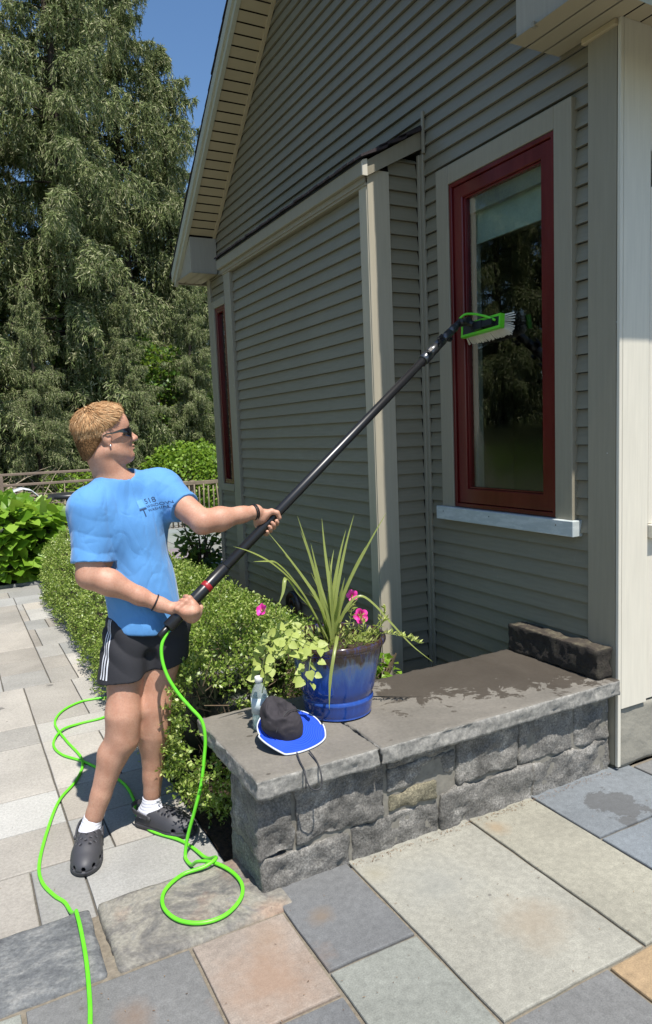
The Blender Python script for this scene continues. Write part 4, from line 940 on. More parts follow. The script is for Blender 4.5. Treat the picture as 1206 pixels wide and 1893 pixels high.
# ------------------------------------------------------------ garden hose
HOSE = NT('bright green hose'); HOSE.col(HOSE.mix(HOSE.ramp(HOSE.noise(7, 3), [(.3, 0.), (.7, 1.)]), srgb(92,200,34), srgb(118,222,56))); HOSE.rough(.38)
hz = [(.729+.004,2.799,.835),(0.700,2.790,0.787),(0.693,2.780,0.728),(0.705,2.760,0.660),(0.736,2.730,0.591),(0.772,2.700,0.536),(0.808,2.675,0.480),(0.815,2.665,0.405),(0.804,2.660,0.330),(0.783,2.655,0.226),(0.751,2.66,0.122),(0.722,2.675,0.02),(0.706,2.672,-0.05),(0.703,2.648,-0.062),(.708,2.595,-.055),(0.718,2.535,-0.012),(0.757,2.457,0.012),(0.793,2.372,0.012),(0.799,2.283,0.012),(0.766,2.209,0.012),(0.693,2.156,0.012),(0.613,2.158,0.012),(0.547,2.213,0.012),(0.522,2.304,0.012),(0.549,2.389,0.012),(0.628,2.448,0.012),(0.709,2.440,0.020),(0.757,2.452,0.026),(.775,2.50,.005),(0.770,2.60,-0.050),(0.75,2.72,-0.062),(0.717,2.808,-0.062),(0.629,2.955,-0.062),(0.613,3.137,-0.062),(0.632,3.226,-0.062),(0.622,3.459,-0.062),(0.508,3.773,-0.062),(0.411,3.948,-0.062),(0.389,4.123,-0.062),(0.456,4.278,-0.054),(0.572,4.341,-0.062),(0.700,4.353,-0.062),(.79,4.42,-.062),(.83,4.57,-.062),(0.80,4.683,-0.062),(0.767,4.704,-0.062),(0.632,4.715,-0.062),(0.501,4.608,-0.062),(0.436,4.422,-0.062),(0.457,4.137,-0.062),(0.495,3.826,-0.062),(0.437,3.610,-0.062),(0.328,3.430,-0.062),(0.247,3.184,-0.062),(0.188,2.944,-0.062),(0.182,2.805,-0.062),(0.211,2.694,-0.062),(0.240,2.629,-0.062),(0.251,2.55,-0.055),(0.259,2.497,-0.030),(0.259,2.462,-.002),(0.257,2.431,0.012),(0.255,2.332,0.012),(0.246,2.175,0.012),(0.228,2.014,0.008),(0.214,1.928,0.008),(0.192,1.808,0.008),(.18,1.6,.008),(.22,1.3,.008)]
V, F = tube(spline(hz, 7), .0071, 8)
tag(obj('garden_hose', V, F, HOSE.m, smooth=True), 'bright green hose running from the pole end and looping over the kerb and path', 'hose')

# ------------------------------------------------------------ water fed pole with brush
pole = empty('window_cleaning_pole', (.729, 2.80, .846), 'long black telescopic window washing pole with a green framed brush at its tip', 'cleaning pole')
PB = Vector((.729, 2.80, .846)); PT_ = Vector((2.46, 3.081, 2.148)); pu = (PT_-PB).normalized(); PLn = (PT_-PB).length
pe1 = Vector((0, -1, 0)); pe1 = (pe1-pu*pe1.dot(pu)).normalized(); pe2 = pu.cross(pe1)
BK = NT('satin black tube'); BK.col((.013,.013,.014)); BK.rough(.32); BK = BK.m
def seg(name, s0, s1, r, m, chamf=.003, rr2=None):
    q = [PB+pu*(s0*PLn), PB+pu*(s0*PLn+chamf), PB+pu*(s1*PLn-chamf), PB+pu*(s1*PLn)]; r2 = rr2 or r
    V, F = tube(q, [r-chamf*.8, r, r2, r2-chamf*.8], 28); return obj(name, V, F, m, pole, True)
seg('grip', 0.0, .158, .0255, BK); seg('pole_section', .1585, .845, .0222, BK, .002, .0205)
seg('red_band', .100, .112, .0262, simple('red tape', srgb(150,30,36), .4)); seg('hose_end', -.022, -.0005, .0125, BK, .002)
GM = NT('grey alloy'); GM.col((.11,.115,.12)); GM.rough(.28); GM.b.inputs['Metallic'].default_value = .8; GM = GM.m
for a, b, r_ in ((.845,.872,.0285),(.8725,.902,.0262),(.9025,.93,.0245),(.9305,.962,.0225),(.9625,.985,.021)): seg('clamp_collar', a, b, r_, GM)
def oriented_box(mb, c, ax, ay, az, hx, hy, hz_):
    V = [tuple(c+ax*(sx_*hx)+ay*(sy_*hy)+az*(sz_*hz_)) for sx_, sy_, sz_ in ((-1,-1,-1),(1,-1,-1),(1,1,-1),(-1,1,-1),(-1,-1,1),(1,-1,1),(1,1,1),(-1,1,1))]
    mb.add(V, [(3,2,1,0),(4,5,6,7),(0,1,5,4),(1,2,6,5),(2,3,7,6),(3,0,4,7)])
for s, ang in ((.85,2.4),(.863,-.6),(.882,2.6),(.905,-.4),(.912,-.8),(.942,2.5),(.955,2.1)):
    c = PB+pu*(s*PLn); d = pe1*math.cos(ang)+pe2*math.sin(ang); mb = MB()
    oriented_box(mb, c+d*.034, pu, d, pu.cross(d), .007, .010, .006); oriented_box(mb, c+d*.044+pu*.012, pu, d, pu.cross(d), .014, .004, .008)
    mb.tube([c+d*.040-pu.cross(d)*.012, c+d*.040+pu.cross(d)*.012], .004, 8); mb.build('clamp_lever', BK, pole)
seg('neck', .985, 1.003, .017, BK)
GN = HOSE.m; bs = empty('brush', (2.54, 2.99, 2.12), None, None); bs.parent = pole; bs.location = Vector((2.54,2.99,2.12))-pole.location
fy = Vector((.02, -1, .045)).normalized(); fx = Vector((1, .02, -.12)).normalized(); fz = fy.cross(fx)
if fz.z < 0: fz = -fz
bc = Vector((2.538, 2.985, 2.122)); hl = .152; hh = .036
mb = MB(); oriented_box(mb, bc, fx, fy, fz, .012, hl-.014, hh-.012); mb.build('brush_block', BK, bs)
mb = MB()
for s_ in (-1, 1):
    oriented_box(mb, bc+fz*(hh-.006)*s_, fx, fy, fz, .0145, hl, .006)
    oriented_box(mb, bc+fy*(hl-.006)*s_, fx, fy, fz, .0142, .006, hh-.0125)
mb.build('brush_frame', GN, bs)
mb = MB(); mb.tube([PT_-pu*.01, PT_+pu*.012, (2.498,3.055,2.150), (2.512,3.02,2.135)], [.018,.021,.020,.016], 14)
mb.tube([(2.488,3.09,2.152),(2.488,3.03,2.158)], .020, 14); oriented_box(mb, bc-fx*.020+fy*.03, fx, fy, fz, .012, .075, .016); oriented_box(mb, bc-fx*.026-fy*.0, fx, fy, fz, .009, .03, .022)
mb.build('swivel_joint', BK, bs, False)
V, F = tube(spline([(2.47,3.085,2.172),(2.488,3.06,2.192),(2.500,3.0,2.185),(2.512,2.92,2.160),(2.524,2.868,2.135)], 6), .0065, 8); obj('feed_tube', V, F, GN, bs, True)
mb = MB(); rd = random.Random(3)
for iy in range(46):
    for iz in range(9):
        ty = (iy/45*2-1); tz = (iz/8*2-1)
        if rd.random() < .06: continue
        p = bc+fx*.010+fy*ty*(hl-.012)+fz*tz*(hh-.010); d = (fx+fy*(ty**5*.55+rd.uniform(-.06,.06))+fz*(tz*.55-.10+rd.uniform(-.06,.06))).normalized(); L = rd.uniform(.060, .070)
        q = p+d*L; s1 = fy*.0016; s2 = fz*.0016
        mb.add([tuple(p-s1-s2),tuple(p+s1-s2),tuple(p+s1+s2),tuple(p-s1+s2),tuple(q-s1*1.4-s2*1.4),tuple(q+s1*1.4-s2*1.4),tuple(q+s1*1.4+s2*1.4),tuple(q-s1*1.4+s2*1.4)], [(0,1,5,4),(1,2,6,5),(2,3,7,6),(3,0,4,7),(4,5,6,7)])
tag(mb.build('bristles', simple('white bristles', srgb(214,210,196), .6), bs), kind='stuff')
# ------------------------------------------------------------ modelling by distance fields
class Field:
    def __init__(s, lo, hi, h):
        s.lo = np.array(lo, float); s.h = h; s.n = (np.ceil((np.array(hi)-s.lo)/h)).astype(int)+1
        s.F = np.full(s.n, .5, np.float32)
    def region(s, a, b, m):
        i0 = np.clip(np.floor((np.minimum(a, b)-m-s.lo)/s.h).astype(int), 0, s.n); i1 = np.clip(np.ceil((np.maximum(a, b)+m-s.lo)/s.h).astype(int)+1, 0, s.n)
        sl_ = tuple(slice(i0[k], i1[k]) for k in range(3)); ax = [(s.lo[k]+s.h*np.arange(i0[k], i1[k])).astype(np.float32) for k in range(3)]
        return sl_, ax
    def apply(s, sl_, d, k, op):
        A = s.F[sl_]
        if A.size == 0: return
        if op == 'sub':
            d = -d; h = np.maximum(k-np.abs(A-d), 0)/k; s.F[sl_] = np.maximum(A, d)+h*h*k*.25
        else:
            h = np.maximum(k-np.abs(A-d), 0)/k; s.F[sl_] = np.minimum(A, d)-h*h*k*.25
    def cone(s, a, b, r1, r2, k=.02, w=None, sq=1., op='add'):
        a = np.array(a, float); b = np.array(b, float); m = max(r1, r2)*1.02+k+.012
        sl_, ax = s.region(a, b, m)
        X = ax[0][:,None,None]-a[0]; Y = ax[1][None,:,None]-a[1]; Z = ax[2][None,None,:]-a[2]
        ba = b-a; L2 = max(ba@ba, 1e-12); t = np.clip((X*ba[0]+Y*ba[1]+Z*ba[2])/L2, 0, 1)
        qx = X-t*ba[0]; qy = Y-t*ba[1]; qz = Z-t*ba[2]
        if w is not None:
            w = np.array(w, float)/np.linalg.norm(w); dt = (qx*w[0]+qy*w[1]+qz*w[2])*(sq-1); qx = qx+dt*w[0]; qy = qy+dt*w[1]; qz = qz+dt*w[2]
        d = np.sqrt(qx*qx+qy*qy+qz*qz)-(r1+(r2-r1)*t)
        if w is not None and sq > 1: d = d/sq**.6
        s.apply(sl_, d, k, op); return s
    def ell(s, c, r, M=None, k=.02, op='add'):
        c = np.array(c, float); r = np.array(r, float); m = r.max()+k+.012
        sl_, ax = s.region(c, c, m)
        X = ax[0][:,None,None]-c[0]; Y = ax[1][None,:,None]-c[1]; Z = ax[2][None,None,:]-c[2]
        M = np.eye(3) if M is None else M          # columns are the ellipsoid's axes
        q = [(X*M[0,i]+Y*M[1,i]+Z*M[2,i]) for i in range(3)]
        k0 = np.sqrt(sum((q[i]/r[i])**2 for i in range(3))); k1 = np.sqrt(sum((q[i]/r[i]**2)**2 for i in range(3)))+1e-6
        s.apply(sl_, k0*(k0-1)/k1, k, op); return s
    def half(s, p, n, k=.01):
        """cut away everything on the side n points to"""
        n = np.array(n, float)/np.linalg.norm(n); ax = [s.lo[i]+s.h*np.arange(s.n[i]) for i in range(3)]
        d = (ax[0][:,None,None]-p[0])*n[0]+(ax[1][None,:,None]-p[1])*n[1]+(ax[2][None,None,:]-p[2])*n[2]
        h = np.maximum(k-np.abs(s.F-d), 0)/k; s.F = (np.maximum(s.F, d)+h*h*k*.25).astype(np.float32); return s
    def points(s, mask): 
        I = np.argwhere(mask); return I, s.lo+I*s.h
    def displace(s, fn, band=.02):
        m = np.abs(s.F) < band; I, P = s.points(m); s.F[m] += fn(P).astype(np.float32)
    def mesh(s):
        F = s.F; n = F.shape; S_ = F < 0
        c = np.zeros([v-1 for v in n], np.uint8)
        for i in (0,1):
            for j in (0,1):
                for k in (0,1): c += S_[i:n[0]-1+i, j:n[1]-1+j, k:n[2]-1+k]
        act = (c > 0) & (c < 8); I = np.argwhere(act); idx = -np.ones(act.shape, np.int64); idx[act] = np.arange(len(I))
        acc = np.zeros((len(I), 3)); cnt = np.zeros(len(I)); cr = [(a, b, e) for a in (0,1) for b in (0,1) for e in (0,1)]
        val = {o: F[I[:,0]+o[0], I[:,1]+o[1], I[:,2]+o[2]].astype(float) for o in cr}
        for o in cr:
            for ax in range(3):
                if o[ax]: continue
                q = list(o); q[ax] = 1; q = tuple(q); a = val[o]; b = val[q]; m = (a < 0) != (b < 0)
                t = np.where(m, a/(a-b+1e-30), 0); p = np.zeros((len(I), 3)); p += np.array(o); p[:, ax] = t
                acc += p*m[:, None]; cnt += m
        V = s.lo+(I+acc/cnt[:, None])*s.h; Q = []
        for ax in range(3):
            u, v = (ax+1) % 3, (ax+2) % 3
            sl0 = [slice(None)]*3; sl1 = [slice(None)]*3; sl0[ax] = slice(0, n[ax]-1); sl1[ax] = slice(1, n[ax])
            a = S_[tuple(sl0)]; b = S_[tuple(sl1)]; E = np.argwhere(a != b); E = E[(E[:,u] > 0) & (E[:,v] > 0) & (E[:,u] < n[u]-1) & (E[:,v] < n[v]-1)]
            sg = a[E[:,0], E[:,1], E[:,2]]
            def cell(du, dv):
                c_ = E.copy(); c_[:,u] -= du; c_[:,v] -= dv; return idx[c_[:,0], c_[:,1], c_[:,2]]
            q = np.stack([cell(1,1), cell(0,1), cell(0,0), cell(1,0)], 1); q[~sg] = q[~sg][:, ::-1]; Q.append(q)
        return V, np.concatenate(Q)
def A3(*v): return np.array(v, float)
def lerp(a, b, t): return np.array(a)*(1-t)+np.array(b)*t

# ------------------------------------------------------------ the window washer
shR = A3(.486,2.970,1.338); elR = A3(.462,2.915,1.075); wrR = A3(.715,2.842,.935)
shL = A3(.812,3.075,1.385); elL = A3(.912,2.83,1.255); wrL = A3(1.168,2.872,1.272)
hipR = A3(.612,3.01,.80); hipL = A3(.775,2.995,.80); knR = A3(.552,2.925,.425); knL = A3(.690,2.955,.420); anR = A3(.402,2.975,.025); anL = A3(.660,2.995,.045)
pelv = A3(.698,3.01,.86); waist = A3(.685,3.035,1.0); chest = A3(.645,3.045,1.24); neck0 = A3(.622,3.055,1.425); HC = A3(.588,3.035,1.622)
nC = unit(A3(.334,-.94,.06)); lC = unit(np.cross(nC, [0,0,1]))*-1
if lC[0] < 0: lC = -lC
Fh = unit(A3(.99,.01,.12)); Uh = unit(A3(-.13,.02,1)-Fh*(A3(-.13,.02,1)@Fh)); Lh = np.cross(Uh, Fh)   # face forward, up, left
MH = np.stack([Fh, Lh, Uh], 1)
H3 = lambda f, l, u: HC+Fh*f+Lh*l+Uh*u
def legs_arms(B):
    # legs
    for hip, kn, an, sgn in ((hipR, knR, anR, -1), (hipL, knL, anL, 1)):
        B.cone(hip, kn+A3(0,0,.05), .094, .061, .03); B.cone(kn+A3(0,.01,.05), kn-A3(0,0,.06), .059, .053, .05); B.ell(kn+A3(0,-.020,.004), (.034,.026,.038), k=.035)
        c1 = lerp(kn, an, .30)+A3(.002*sgn,.018,0); B.cone(lerp(kn, an, .08)+A3(0,.010,0), c1, .053, .056, .05); B.cone(c1, lerp(kn, an, .72)+A3(0,.012,0), .058, .038, .03); B.cone(lerp(kn, an, .7), an, .036, .033, .02)
        B.cone(lerp(kn, an, .12)+A3(0,-.02,0), lerp(kn, an, .9)+A3(0,-.004,0), .034, .027, .03)
def grip_hand(B, c, u, e1, wrist, hd, R_=.0245, thumb_up=1):
    """hand closed round a bar: c on its axis, u along it (to the index side), e1 from the axis to the palm, hd turns the fingers"""
    u = unit(u); e1 = unit(e1-u*(e1@u)); e2 = np.cross(u, e1)*hd
    P = lambda th, r, o: c+u*o+(e1*math.cos(th)+e2*math.sin(th))*r
    lens = [(.040,.026,.021),(.044,.029,.022),(.041,.027,.021),(.033,.021,.019)]; rad = [.0098,.0102,.0096,.0086]
    for i in range(4):
        o = (.034, .0115, -.0105, -.0315)[i]; r = rad[i]; rr_ = R_+r*.93; k0 = .72+.05*i
        kn = P(k0, R_+.0125, o*.98)
        B.cone(P(-.95, R_+.018, o*.60), kn, .0125, .0122, .014)                       # metacarpal
        B.ell(P(k0+.05, R_+.018, o), (.0095,.0095,.0095), k=.010)
        th = k0
        for j, L in enumerate(lens[i]):
            t2 = th+L/rr_; m = (th+t2)/2; r0 = r*(1-.06*j); r1 = r*(1-.06*(j+1))
            B.cone(P(th, rr_+(.002 if j == 0 else 0), o), P(m, rr_+.0015, o), r0, r0*.96, .004); B.cone(P(m, rr_+.0015, o), P(t2, rr_, o*(1-.02*j)), r0*.96, r1, .004)
            th = t2
    B.cone(P(-.95, R_+.018, .024), P(.1, R_+.014, .026), .017, .016, .016); B.cone(P(-.95, R_+.018, -.016), P(.1, R_+.014, -.022), .016, .015, .016)
    B.ell(P(-.35, R_+.016, .003), (.030,.030,.024), k=.02)
    heel = P(-1.15, R_+.020, 0)
    B.cone(wrist, heel, .0275, .024, .02, w=np.cross(unit(heel-wrist), u), sq=1.25)
    # thumb leaves the side of the palm and closes the other way
    t0 = P(-1.25, R_+.018, .020); t1 = P(-1.55, R_+.016, .046); t2 = P(-2.15, R_+.013, .058); t3 = P(-2.85, R_+.0115, .052)
    B.cone(P(-.9, R_+.016, .012), t0, .017, .0165, .014); B.cone(t0, t1, .0165, .0135, .010); B.cone(t1, t2, .0128, .0112, .005); B.cone(t2, t3, .0112, .0098, .004)
    return P
pu_ = np.array(pu); pB = np.array(PB)
cR = pB+pu_*(.048*PLn); cL = pB+pu_*(.282*PLn)
B = Field((.28,2.60,-.05), (1.40,3.25,1.80), .004)
legs_arms(B)
B.cone(pelv, waist, .125, .122, .05, nC, 1.3); B.cone(waist, chest, .122, .140, .06, nC, 1.32); B.cone(chest+lC*-.05, chest+lC*.05, .125, .125, .05, nC, 1.2)
B.cone(lerp(chest, neck0, .35)+lC*-.08, lerp(chest, neck0, .35)+lC*.08, .09, .09, .05, nC, 1.1)
for s_ in (shR, shL): B.cone(neck0-A3(0,0,.015), lerp(neck0, s_, .75)+A3(0,0,.005), .062, .052, .05)
B.cone(neck0-A3(0,0,.05), H3(-.026,0,-.075), .072, .062, .035); B.cone(neck0, H3(-.045,0,-.04), .050, .052, .03)
for a, b in ((neck0+lC*.03+nC*.045-A3(0,0,.02), H3(-.03,.045,-.07)), (neck0-lC*.03+nC*.045-A3(0,0,.02), H3(-.03,-.045,-.07))): B.cone(a, b, .014, .018, .03)
# arms
B.ell(shR, (.062,.062,.062), k=.05); B.ell(shL, (.066,.066,.066), k=.05)
B.cone(shR, elR, .060, .049, .03); B.cone(lerp(shR, elR, .45)+A3(.018,-.012,0), lerp(shR, elR, .75)+A3(.01,-.008,0), .046, .040, .03); B.cone(lerp(shR, elR, .3)+A3(-.02,.01,0), lerp(shR, elR, .7)+A3(-.014,.012,0), .044, .038, .03)
B.cone(elR, lerp(elR, wrR, .28)+A3(0,0,.006), .047, .049, .03); B.cone(lerp(elR, wrR, .28)+A3(0,0,.006), lerp(elR, wrR, .72), .049, .034, .03); B.cone(lerp(elR, wrR, .7), wrR, .034, .0275, .02)
B.cone(shL, elL, .058, .047, .03); B.cone(lerp(shL, elL, .4)+A3(0,-.012,.012), lerp(shL, elL, .75)+A3(0,-.006,.008), .044, .038, .03)
B.cone(elL, lerp(elL, wrL, .30)+A3(0,0,-.002), .045, .049, .03); B.cone(lerp(elL, wrL, .30), lerp(elL, wrL, .75), .047, .033, .03); B.cone(lerp(elL, wrL, .7), wrL, .033, .0265, .02)
grip_hand(B, cR, pu_, A3(.05,-.96,.10), wrR, -1, .0262)
grip_hand(B, cL, pu_, A3(-.45,.70,.30), wrL, -1, .0232)
# head
B.ell(H3(-.014,0,.035), (.100,.078,.090), MH, .02); B.ell(H3(.030,0,-.02), (.066,.066,.085), MH, .03); B.ell(H3(.036,0,-.062), (.054,.052,.048), MH, .025)
B.cone(H3(-.012,-.056,-.055), H3(.068,-.016,-.094), .020, .020, .03); B.cone(H3(-.012,.056,-.055), H3(.068,.016,-.094), .020, .020, .03); B.ell(H3(.076,0,-.092), (.020,.024,.020), MH, .02)
B.ell(H3(.076,0,.030), (.018,.050,.018), MH, .02); B.ell(H3(.070,0,.058), (.022,.052,.034), MH, .03)
B.cone(H3(.088,0,.012), H3(.113,0,-.022), .0095, .0125, .012); B.ell(H3(.116,0,-.026), (.012,.012,.011), MH, .008)
for s_ in (-1, 1):
    B.ell(H3(.103,s_*.014,-.029), (.011,.009,.009), MH, .006); B.ell(H3(.062,s_*.040,-.018), (.026,.022,.024), MH, .025)
    B.ell(H3(.092,s_*.031,.008), (.016,.018,.011), MH, .012, 'sub'); B.ell(H3(.074,s_*.031,.008), (.013,.013,.012), MH, .006)
    B.ell(H3(-.014,s_*.076,-.004), (.020,.011,.033), MH, .006); B.ell(H3(-.008,s_*.089,.002), (.010,.008,.018), MH, .005, 'sub'); B.ell(H3(-.010,s_*.074,-.034), (.010,.008,.010), MH, .005)
B.ell(H3(.092,0,-.052), (.017,.026,.0065), MH, .006); B.ell(H3(.092,0,-.066), (.016,.023,.0075), MH, .006); B.ell(H3(.110,0,-.0585), (.012,.024,.0016), MH, .003, 'sub'); B.ell(H3(.098,0,-.076), (.012,.02,.005), MH, .008, 'sub')
V, Q = B.mesh()
SK = NT('sun warmed skin'); g = SK.noise(14, 5, .6); c = SK.ramp(g, [(.3, srgb(174,126,102)), (.7, srgb(196,152,128))])
c = SK.mix(SK.ramp(SK.noise(160, 4, .7), [(.45, 0.), (.72, .4)]), c, srgb(150,96,72))
sx = SK.new('ShaderNodeVectorMath', operation='DISTANCE'); SK.link(SK.tc.outputs['Object'], sx.inputs[0])
SK.col(c); SK.rough(.55); SK.b.inputs['Subsurface Weight'].default_value = .12; SK.b.inputs['Subsurface Radius'].default_value = (.012,.005,.003); SK.b.inputs['Subsurface Scale'].default_value = 1
SK.bump(SK.noise(220, 4, .7), .12, .001)
ploc = (.55, 2.95, -.07)
man = empty('person', ploc, 'person in blue t-shirt, black shorts and grey clogs holding a long black pole', 'person')
body = obj('body', V, Q, SK.m, man, True)

# shirt
T = Field((.30,2.62,.74), (1.06,3.26,1.52), .004)
T.cone(pelv+A3(-.005,.0,-.04), waist, .156, .136, .06, nC, 1.32); T.cone(waist, chest, .136, .150, .06, nC, 1.3); T.cone(chest+lC*-.055, chest+lC*.055, .134, .134, .05, nC, 1.16)
T.cone(lerp(chest, neck0, .35)+lC*-.085, lerp(chest, neck0, .35)+lC*.085, .100, .100, .05, nC, 1.1)
for s_ in (shR, shL): T.cone(neck0-A3(0,0,.008), lerp(neck0, s_, .72)+A3(0,0,.006), .076, .058, .06)
T.ell(shR, (.064,.064,.064), k=.06); T.ell(shL, (.076,.076,.076), k=.05)
eR = lerp(shR, elR, .80); eL = lerp(shL, elL, .60)
T.cone(shR-A3(0,0,.02), eR, .060, .068, .08); T.cone(shL, eL, .068, .068, .08)
# a loose belly of cloth that hangs from the chest
T.cone(chest+nC*.03-A3(0,0,.05), pelv+nC*.035-A3(0,0,.04), .105, .122, .06, nC, 1.2)
dR = unit(elR-shR); dL = unit(elL-shL)
def cutslv(T, p, d, c, rad):
    I = np.array(T.n); ax = [T.lo[i]+T.h*np.arange(T.n[i]) for i in range(3)]
    X = ax[0][:,None,None]-p[0]; Y = ax[1][None,:,None]-p[1]; Z = ax[2][None,None,:]-p[2]
    s1 = X*d[0]+Y*d[1]+Z*d[2]; rr_ = np.sqrt(np.maximum(X*X+Y*Y+Z*Z-s1*s1, 0)); m = (rr_ < rad) & (s1 > -.02) & (s1 < .14)
    T.F = np.where(m, np.maximum(T.F, s1), T.F).astype(np.float32)
cutslv(T, lerp(shR, elR, .80), unit(dR+A3(.0,0,-.1)), None, .105); cutslv(T, lerp(shL, elL, .58), dL, None, .10)
T.half((.62,2.95,.815), (-.09,.02,-1), .006)
nk = unit(A3(.05,.0,1)); T.cone(neck0+nC*.012-A3(0,0,.004), neck0+nC*.03+A3(-.01,0,.12), .066, .085, .008, op='sub')
def folds(P):
    z = P[:,2]; lat = (P-chest)@lC; fr = (P-chest)@nC
    d1 = (P-shR)@dR; inR = np.clip((.108-np.linalg.norm(np.cross(P-shR, dR), axis=1))/.02, 0, 1)*(d1 > -.02)*np.clip(1-(lat+.06)/.05*1., 0, 1)
    rid = lambda x: 1-2*np.abs(np.sin(x))**.65
    a = rid(46*d1+2.2*np.sin(20*fr+1)+1.6*pn(P, 9, 1))*inR*.0026*np.clip(d1*9, .3, 1)
    tor = np.clip((1.36-z)*5, 0, 1)
    b = rid(19*lat+7*(z-1.0)+2.2*pn(P, 6, 2))*.0044*tor*np.clip(1.6-(z-.8)*3, .25, 1)
    # drapes that run from the right armpit down across the belly
    arm = P-(shR+A3(.06,0,-.14)); ang = np.arctan2(-arm[:,2], np.maximum(arm@lC, .001)); rad = np.linalg.norm(arm, axis=1)
    e = rid(7.5*ang+1.4*pn(P, 5, 4))*.0026*np.exp(-((rad-.20)/.12)**2)*tor
    l1 = (P-shL)@dL; inL = np.clip((.10-np.linalg.norm(np.cross(P-shL, dL), axis=1))/.02, 0, 1)*(l1 > .0); f = rid(44*l1+2*pn(P, 12, 5))*inL*.0032
    g_ = .0034*pn(P, 15, 6)+.0022*pn(P*A3(1,1,.55), 40, 7)+.0010*pn(P*A3(1,1,.6), 85, 8)
    hem = 0
    crease = -.004*np.exp(-((lat-.012-.05*(1.1-z))/.004)**2)*(fr > 0)*np.clip((z-.86)*6, 0, 1)
    calm = 1-.85*np.exp(-(((P-(chest+lC*.038+A3(0,0,.088)+nC*.13))**2).sum(1))/.0025)
    rg = lambda q, f, s_: (1-np.abs(pn(q, f, s_)))**4
    cr_ = -.0042*rg(P*A3(1,1,.5)+A3(.0,.0,.25)*P[:,:1], 22, 11)-.0026*rg(P*A3(1,1,.7)-A3(0,0,.4)*P[:,:1], 41, 12)
    return (.5*a+.55*b+.5*f+.35*g_+.5*cr_)*calm-crease*0.5
T.displace(folds, .03)
V, Q = T.mesh()
SH = NT('blue sports jersey'); c = SH.ramp(SH.noise(5, 4), [(.3, srgb(78,134,190)), (.7, srgb(88,146,202))]); SH.col(c); SH.rough(.72); SH.b.inputs['Sheen Weight'].default_value = .25
w1 = SH.noise(2.9, 2, .45, SH.mapc((1.5, 1.5, .8), (.25, .35, .2)), dist=.9); w2 = SH.noise(7, 2, .45, SH.mapc((1.4, 1.4, .8), (.1, -.4, .5)), dist=.7)
f1 = SH.ramp(SH.math('ABSOLUTE', SH.math('SUBTRACT', w1, .5)), [(0, 0.), (.09, .8), (.25, 1.)]); f2 = SH.ramp(SH.math('ABSOLUTE', SH.math('SUBTRACT', w2, .5)), [(0, 0.), (.10, 1.)])
nb_ = SH.bump(SH.mix(.25, f1, f2), .42, .012); SH.bump(SH.noise(420, 2), .12, .001, nb_); SH.b.inputs['Specular IOR Level'].default_value = .3
shirt = obj('t_shirt', V, Q, SH.m, man, True)
bv = BVHTree.FromPolygons([tuple(v) for v in V], Q.tolist())
# neck ribbing
mb = MB(); ring = []
for k in range(41):
    a = 6.283*k/40; p = neck0+nC*.016+A3(0,0,.030)+lC*math.cos(a)*.071+(nC*1.0+A3(0,0,-.38))*math.sin(a)*.066
    h_ = bv.find_nearest(Vector(p)); ring.append(tuple(h_[0]+h_[1]*.001))
mb.tube(ring, .0078, 8, False); mb.build('collar', simple('blue rib', srgb(44,86,142), .8), shirt, True)

# shorts
P_ = Field((.42,2.70,.54), (.98,3.24,.97), .004)
P_.cone(pelv+A3(0,0,.04), pelv-A3(0,0,.05), .138, .142, .05, nC, 1.22)
sR = lerp(hipR, knR, .56); sL = lerp(hipL, knL, .52)
P_.cone(hipR+A3(.005,0,0), sR+A3(-.008,-.0,0), .104, .104, .05); P_.cone(hipL, sL+A3(.012,0,0), .104, .100, .05)
P_.cone(lerp(hipR, knR, .25), sR+A3(-.012,-.0,-.05), .102, .106, .02); P_.cone(lerp(hipL, knL, .25), sL+A3(.012,0,-.05), .100, .100, .02)
P_.half((.6,2.95,.628), (.12,0,-1), .004)
P_.cone(A3(.668,2.86,.56), A3(.676,2.90,.72), .030, .008, .04, op='sub'); P_.cone(A3(.668,3.0,.56), A3(.676,3.0,.68), .020, .008, .04, op='sub')
P_.displace(lambda P: .0045*(1-2*np.abs(np.sin(30*P[:,2]+14*P[:,0]+3*pn(P, 10))))*np.clip((P[:,2]-.62)*5, .1, 1)+.005*pn(P, 16, 3)+.003*np.sin(44*P[:,0]+3)*np.clip((.72-P[:,2])*8, 0, 1), .03)
V, Q = P_.mesh(); SHO = simple('black polyester', srgb(36,36,41), .82, .12, 12, .3, 80, .002)
shorts = obj('shorts', V, Q, SHO, man, True); bs2 = BVHTree.FromPolygons([tuple(v) for v in V], Q.tolist())
WS = simple('white stripe', srgb(206,208,214), .7)
for j in range(3):
    V = []; n = 26
    for i in range(n+1):
        z = .638+.235*i/n
        for s_ in (0, 1):
            a = math.radians(-118-(j*7.2+s_*3.4)*(1-.0*i/n))        # round the right thigh
            cx, cy = .60-.01*(i/n), 3.0
            o_ = Vector((cx+.35*math.cos(a+math.radians(-20)), cy+.35*math.sin(a+math.radians(-20)), z)); d_ = (Vector((cx, cy, z))-o_).normalized(); h_ = bs2.ray_cast(o_, d_)
            V.append(tuple(h_[0]+h_[1]*.0022) if h_[0] else tuple(o_+d_*.25))
    obj('side_stripe', V, [(2*i, 2*i+1, 2*i+3, 2*i+2) for i in range(n)], WS, shorts, True)
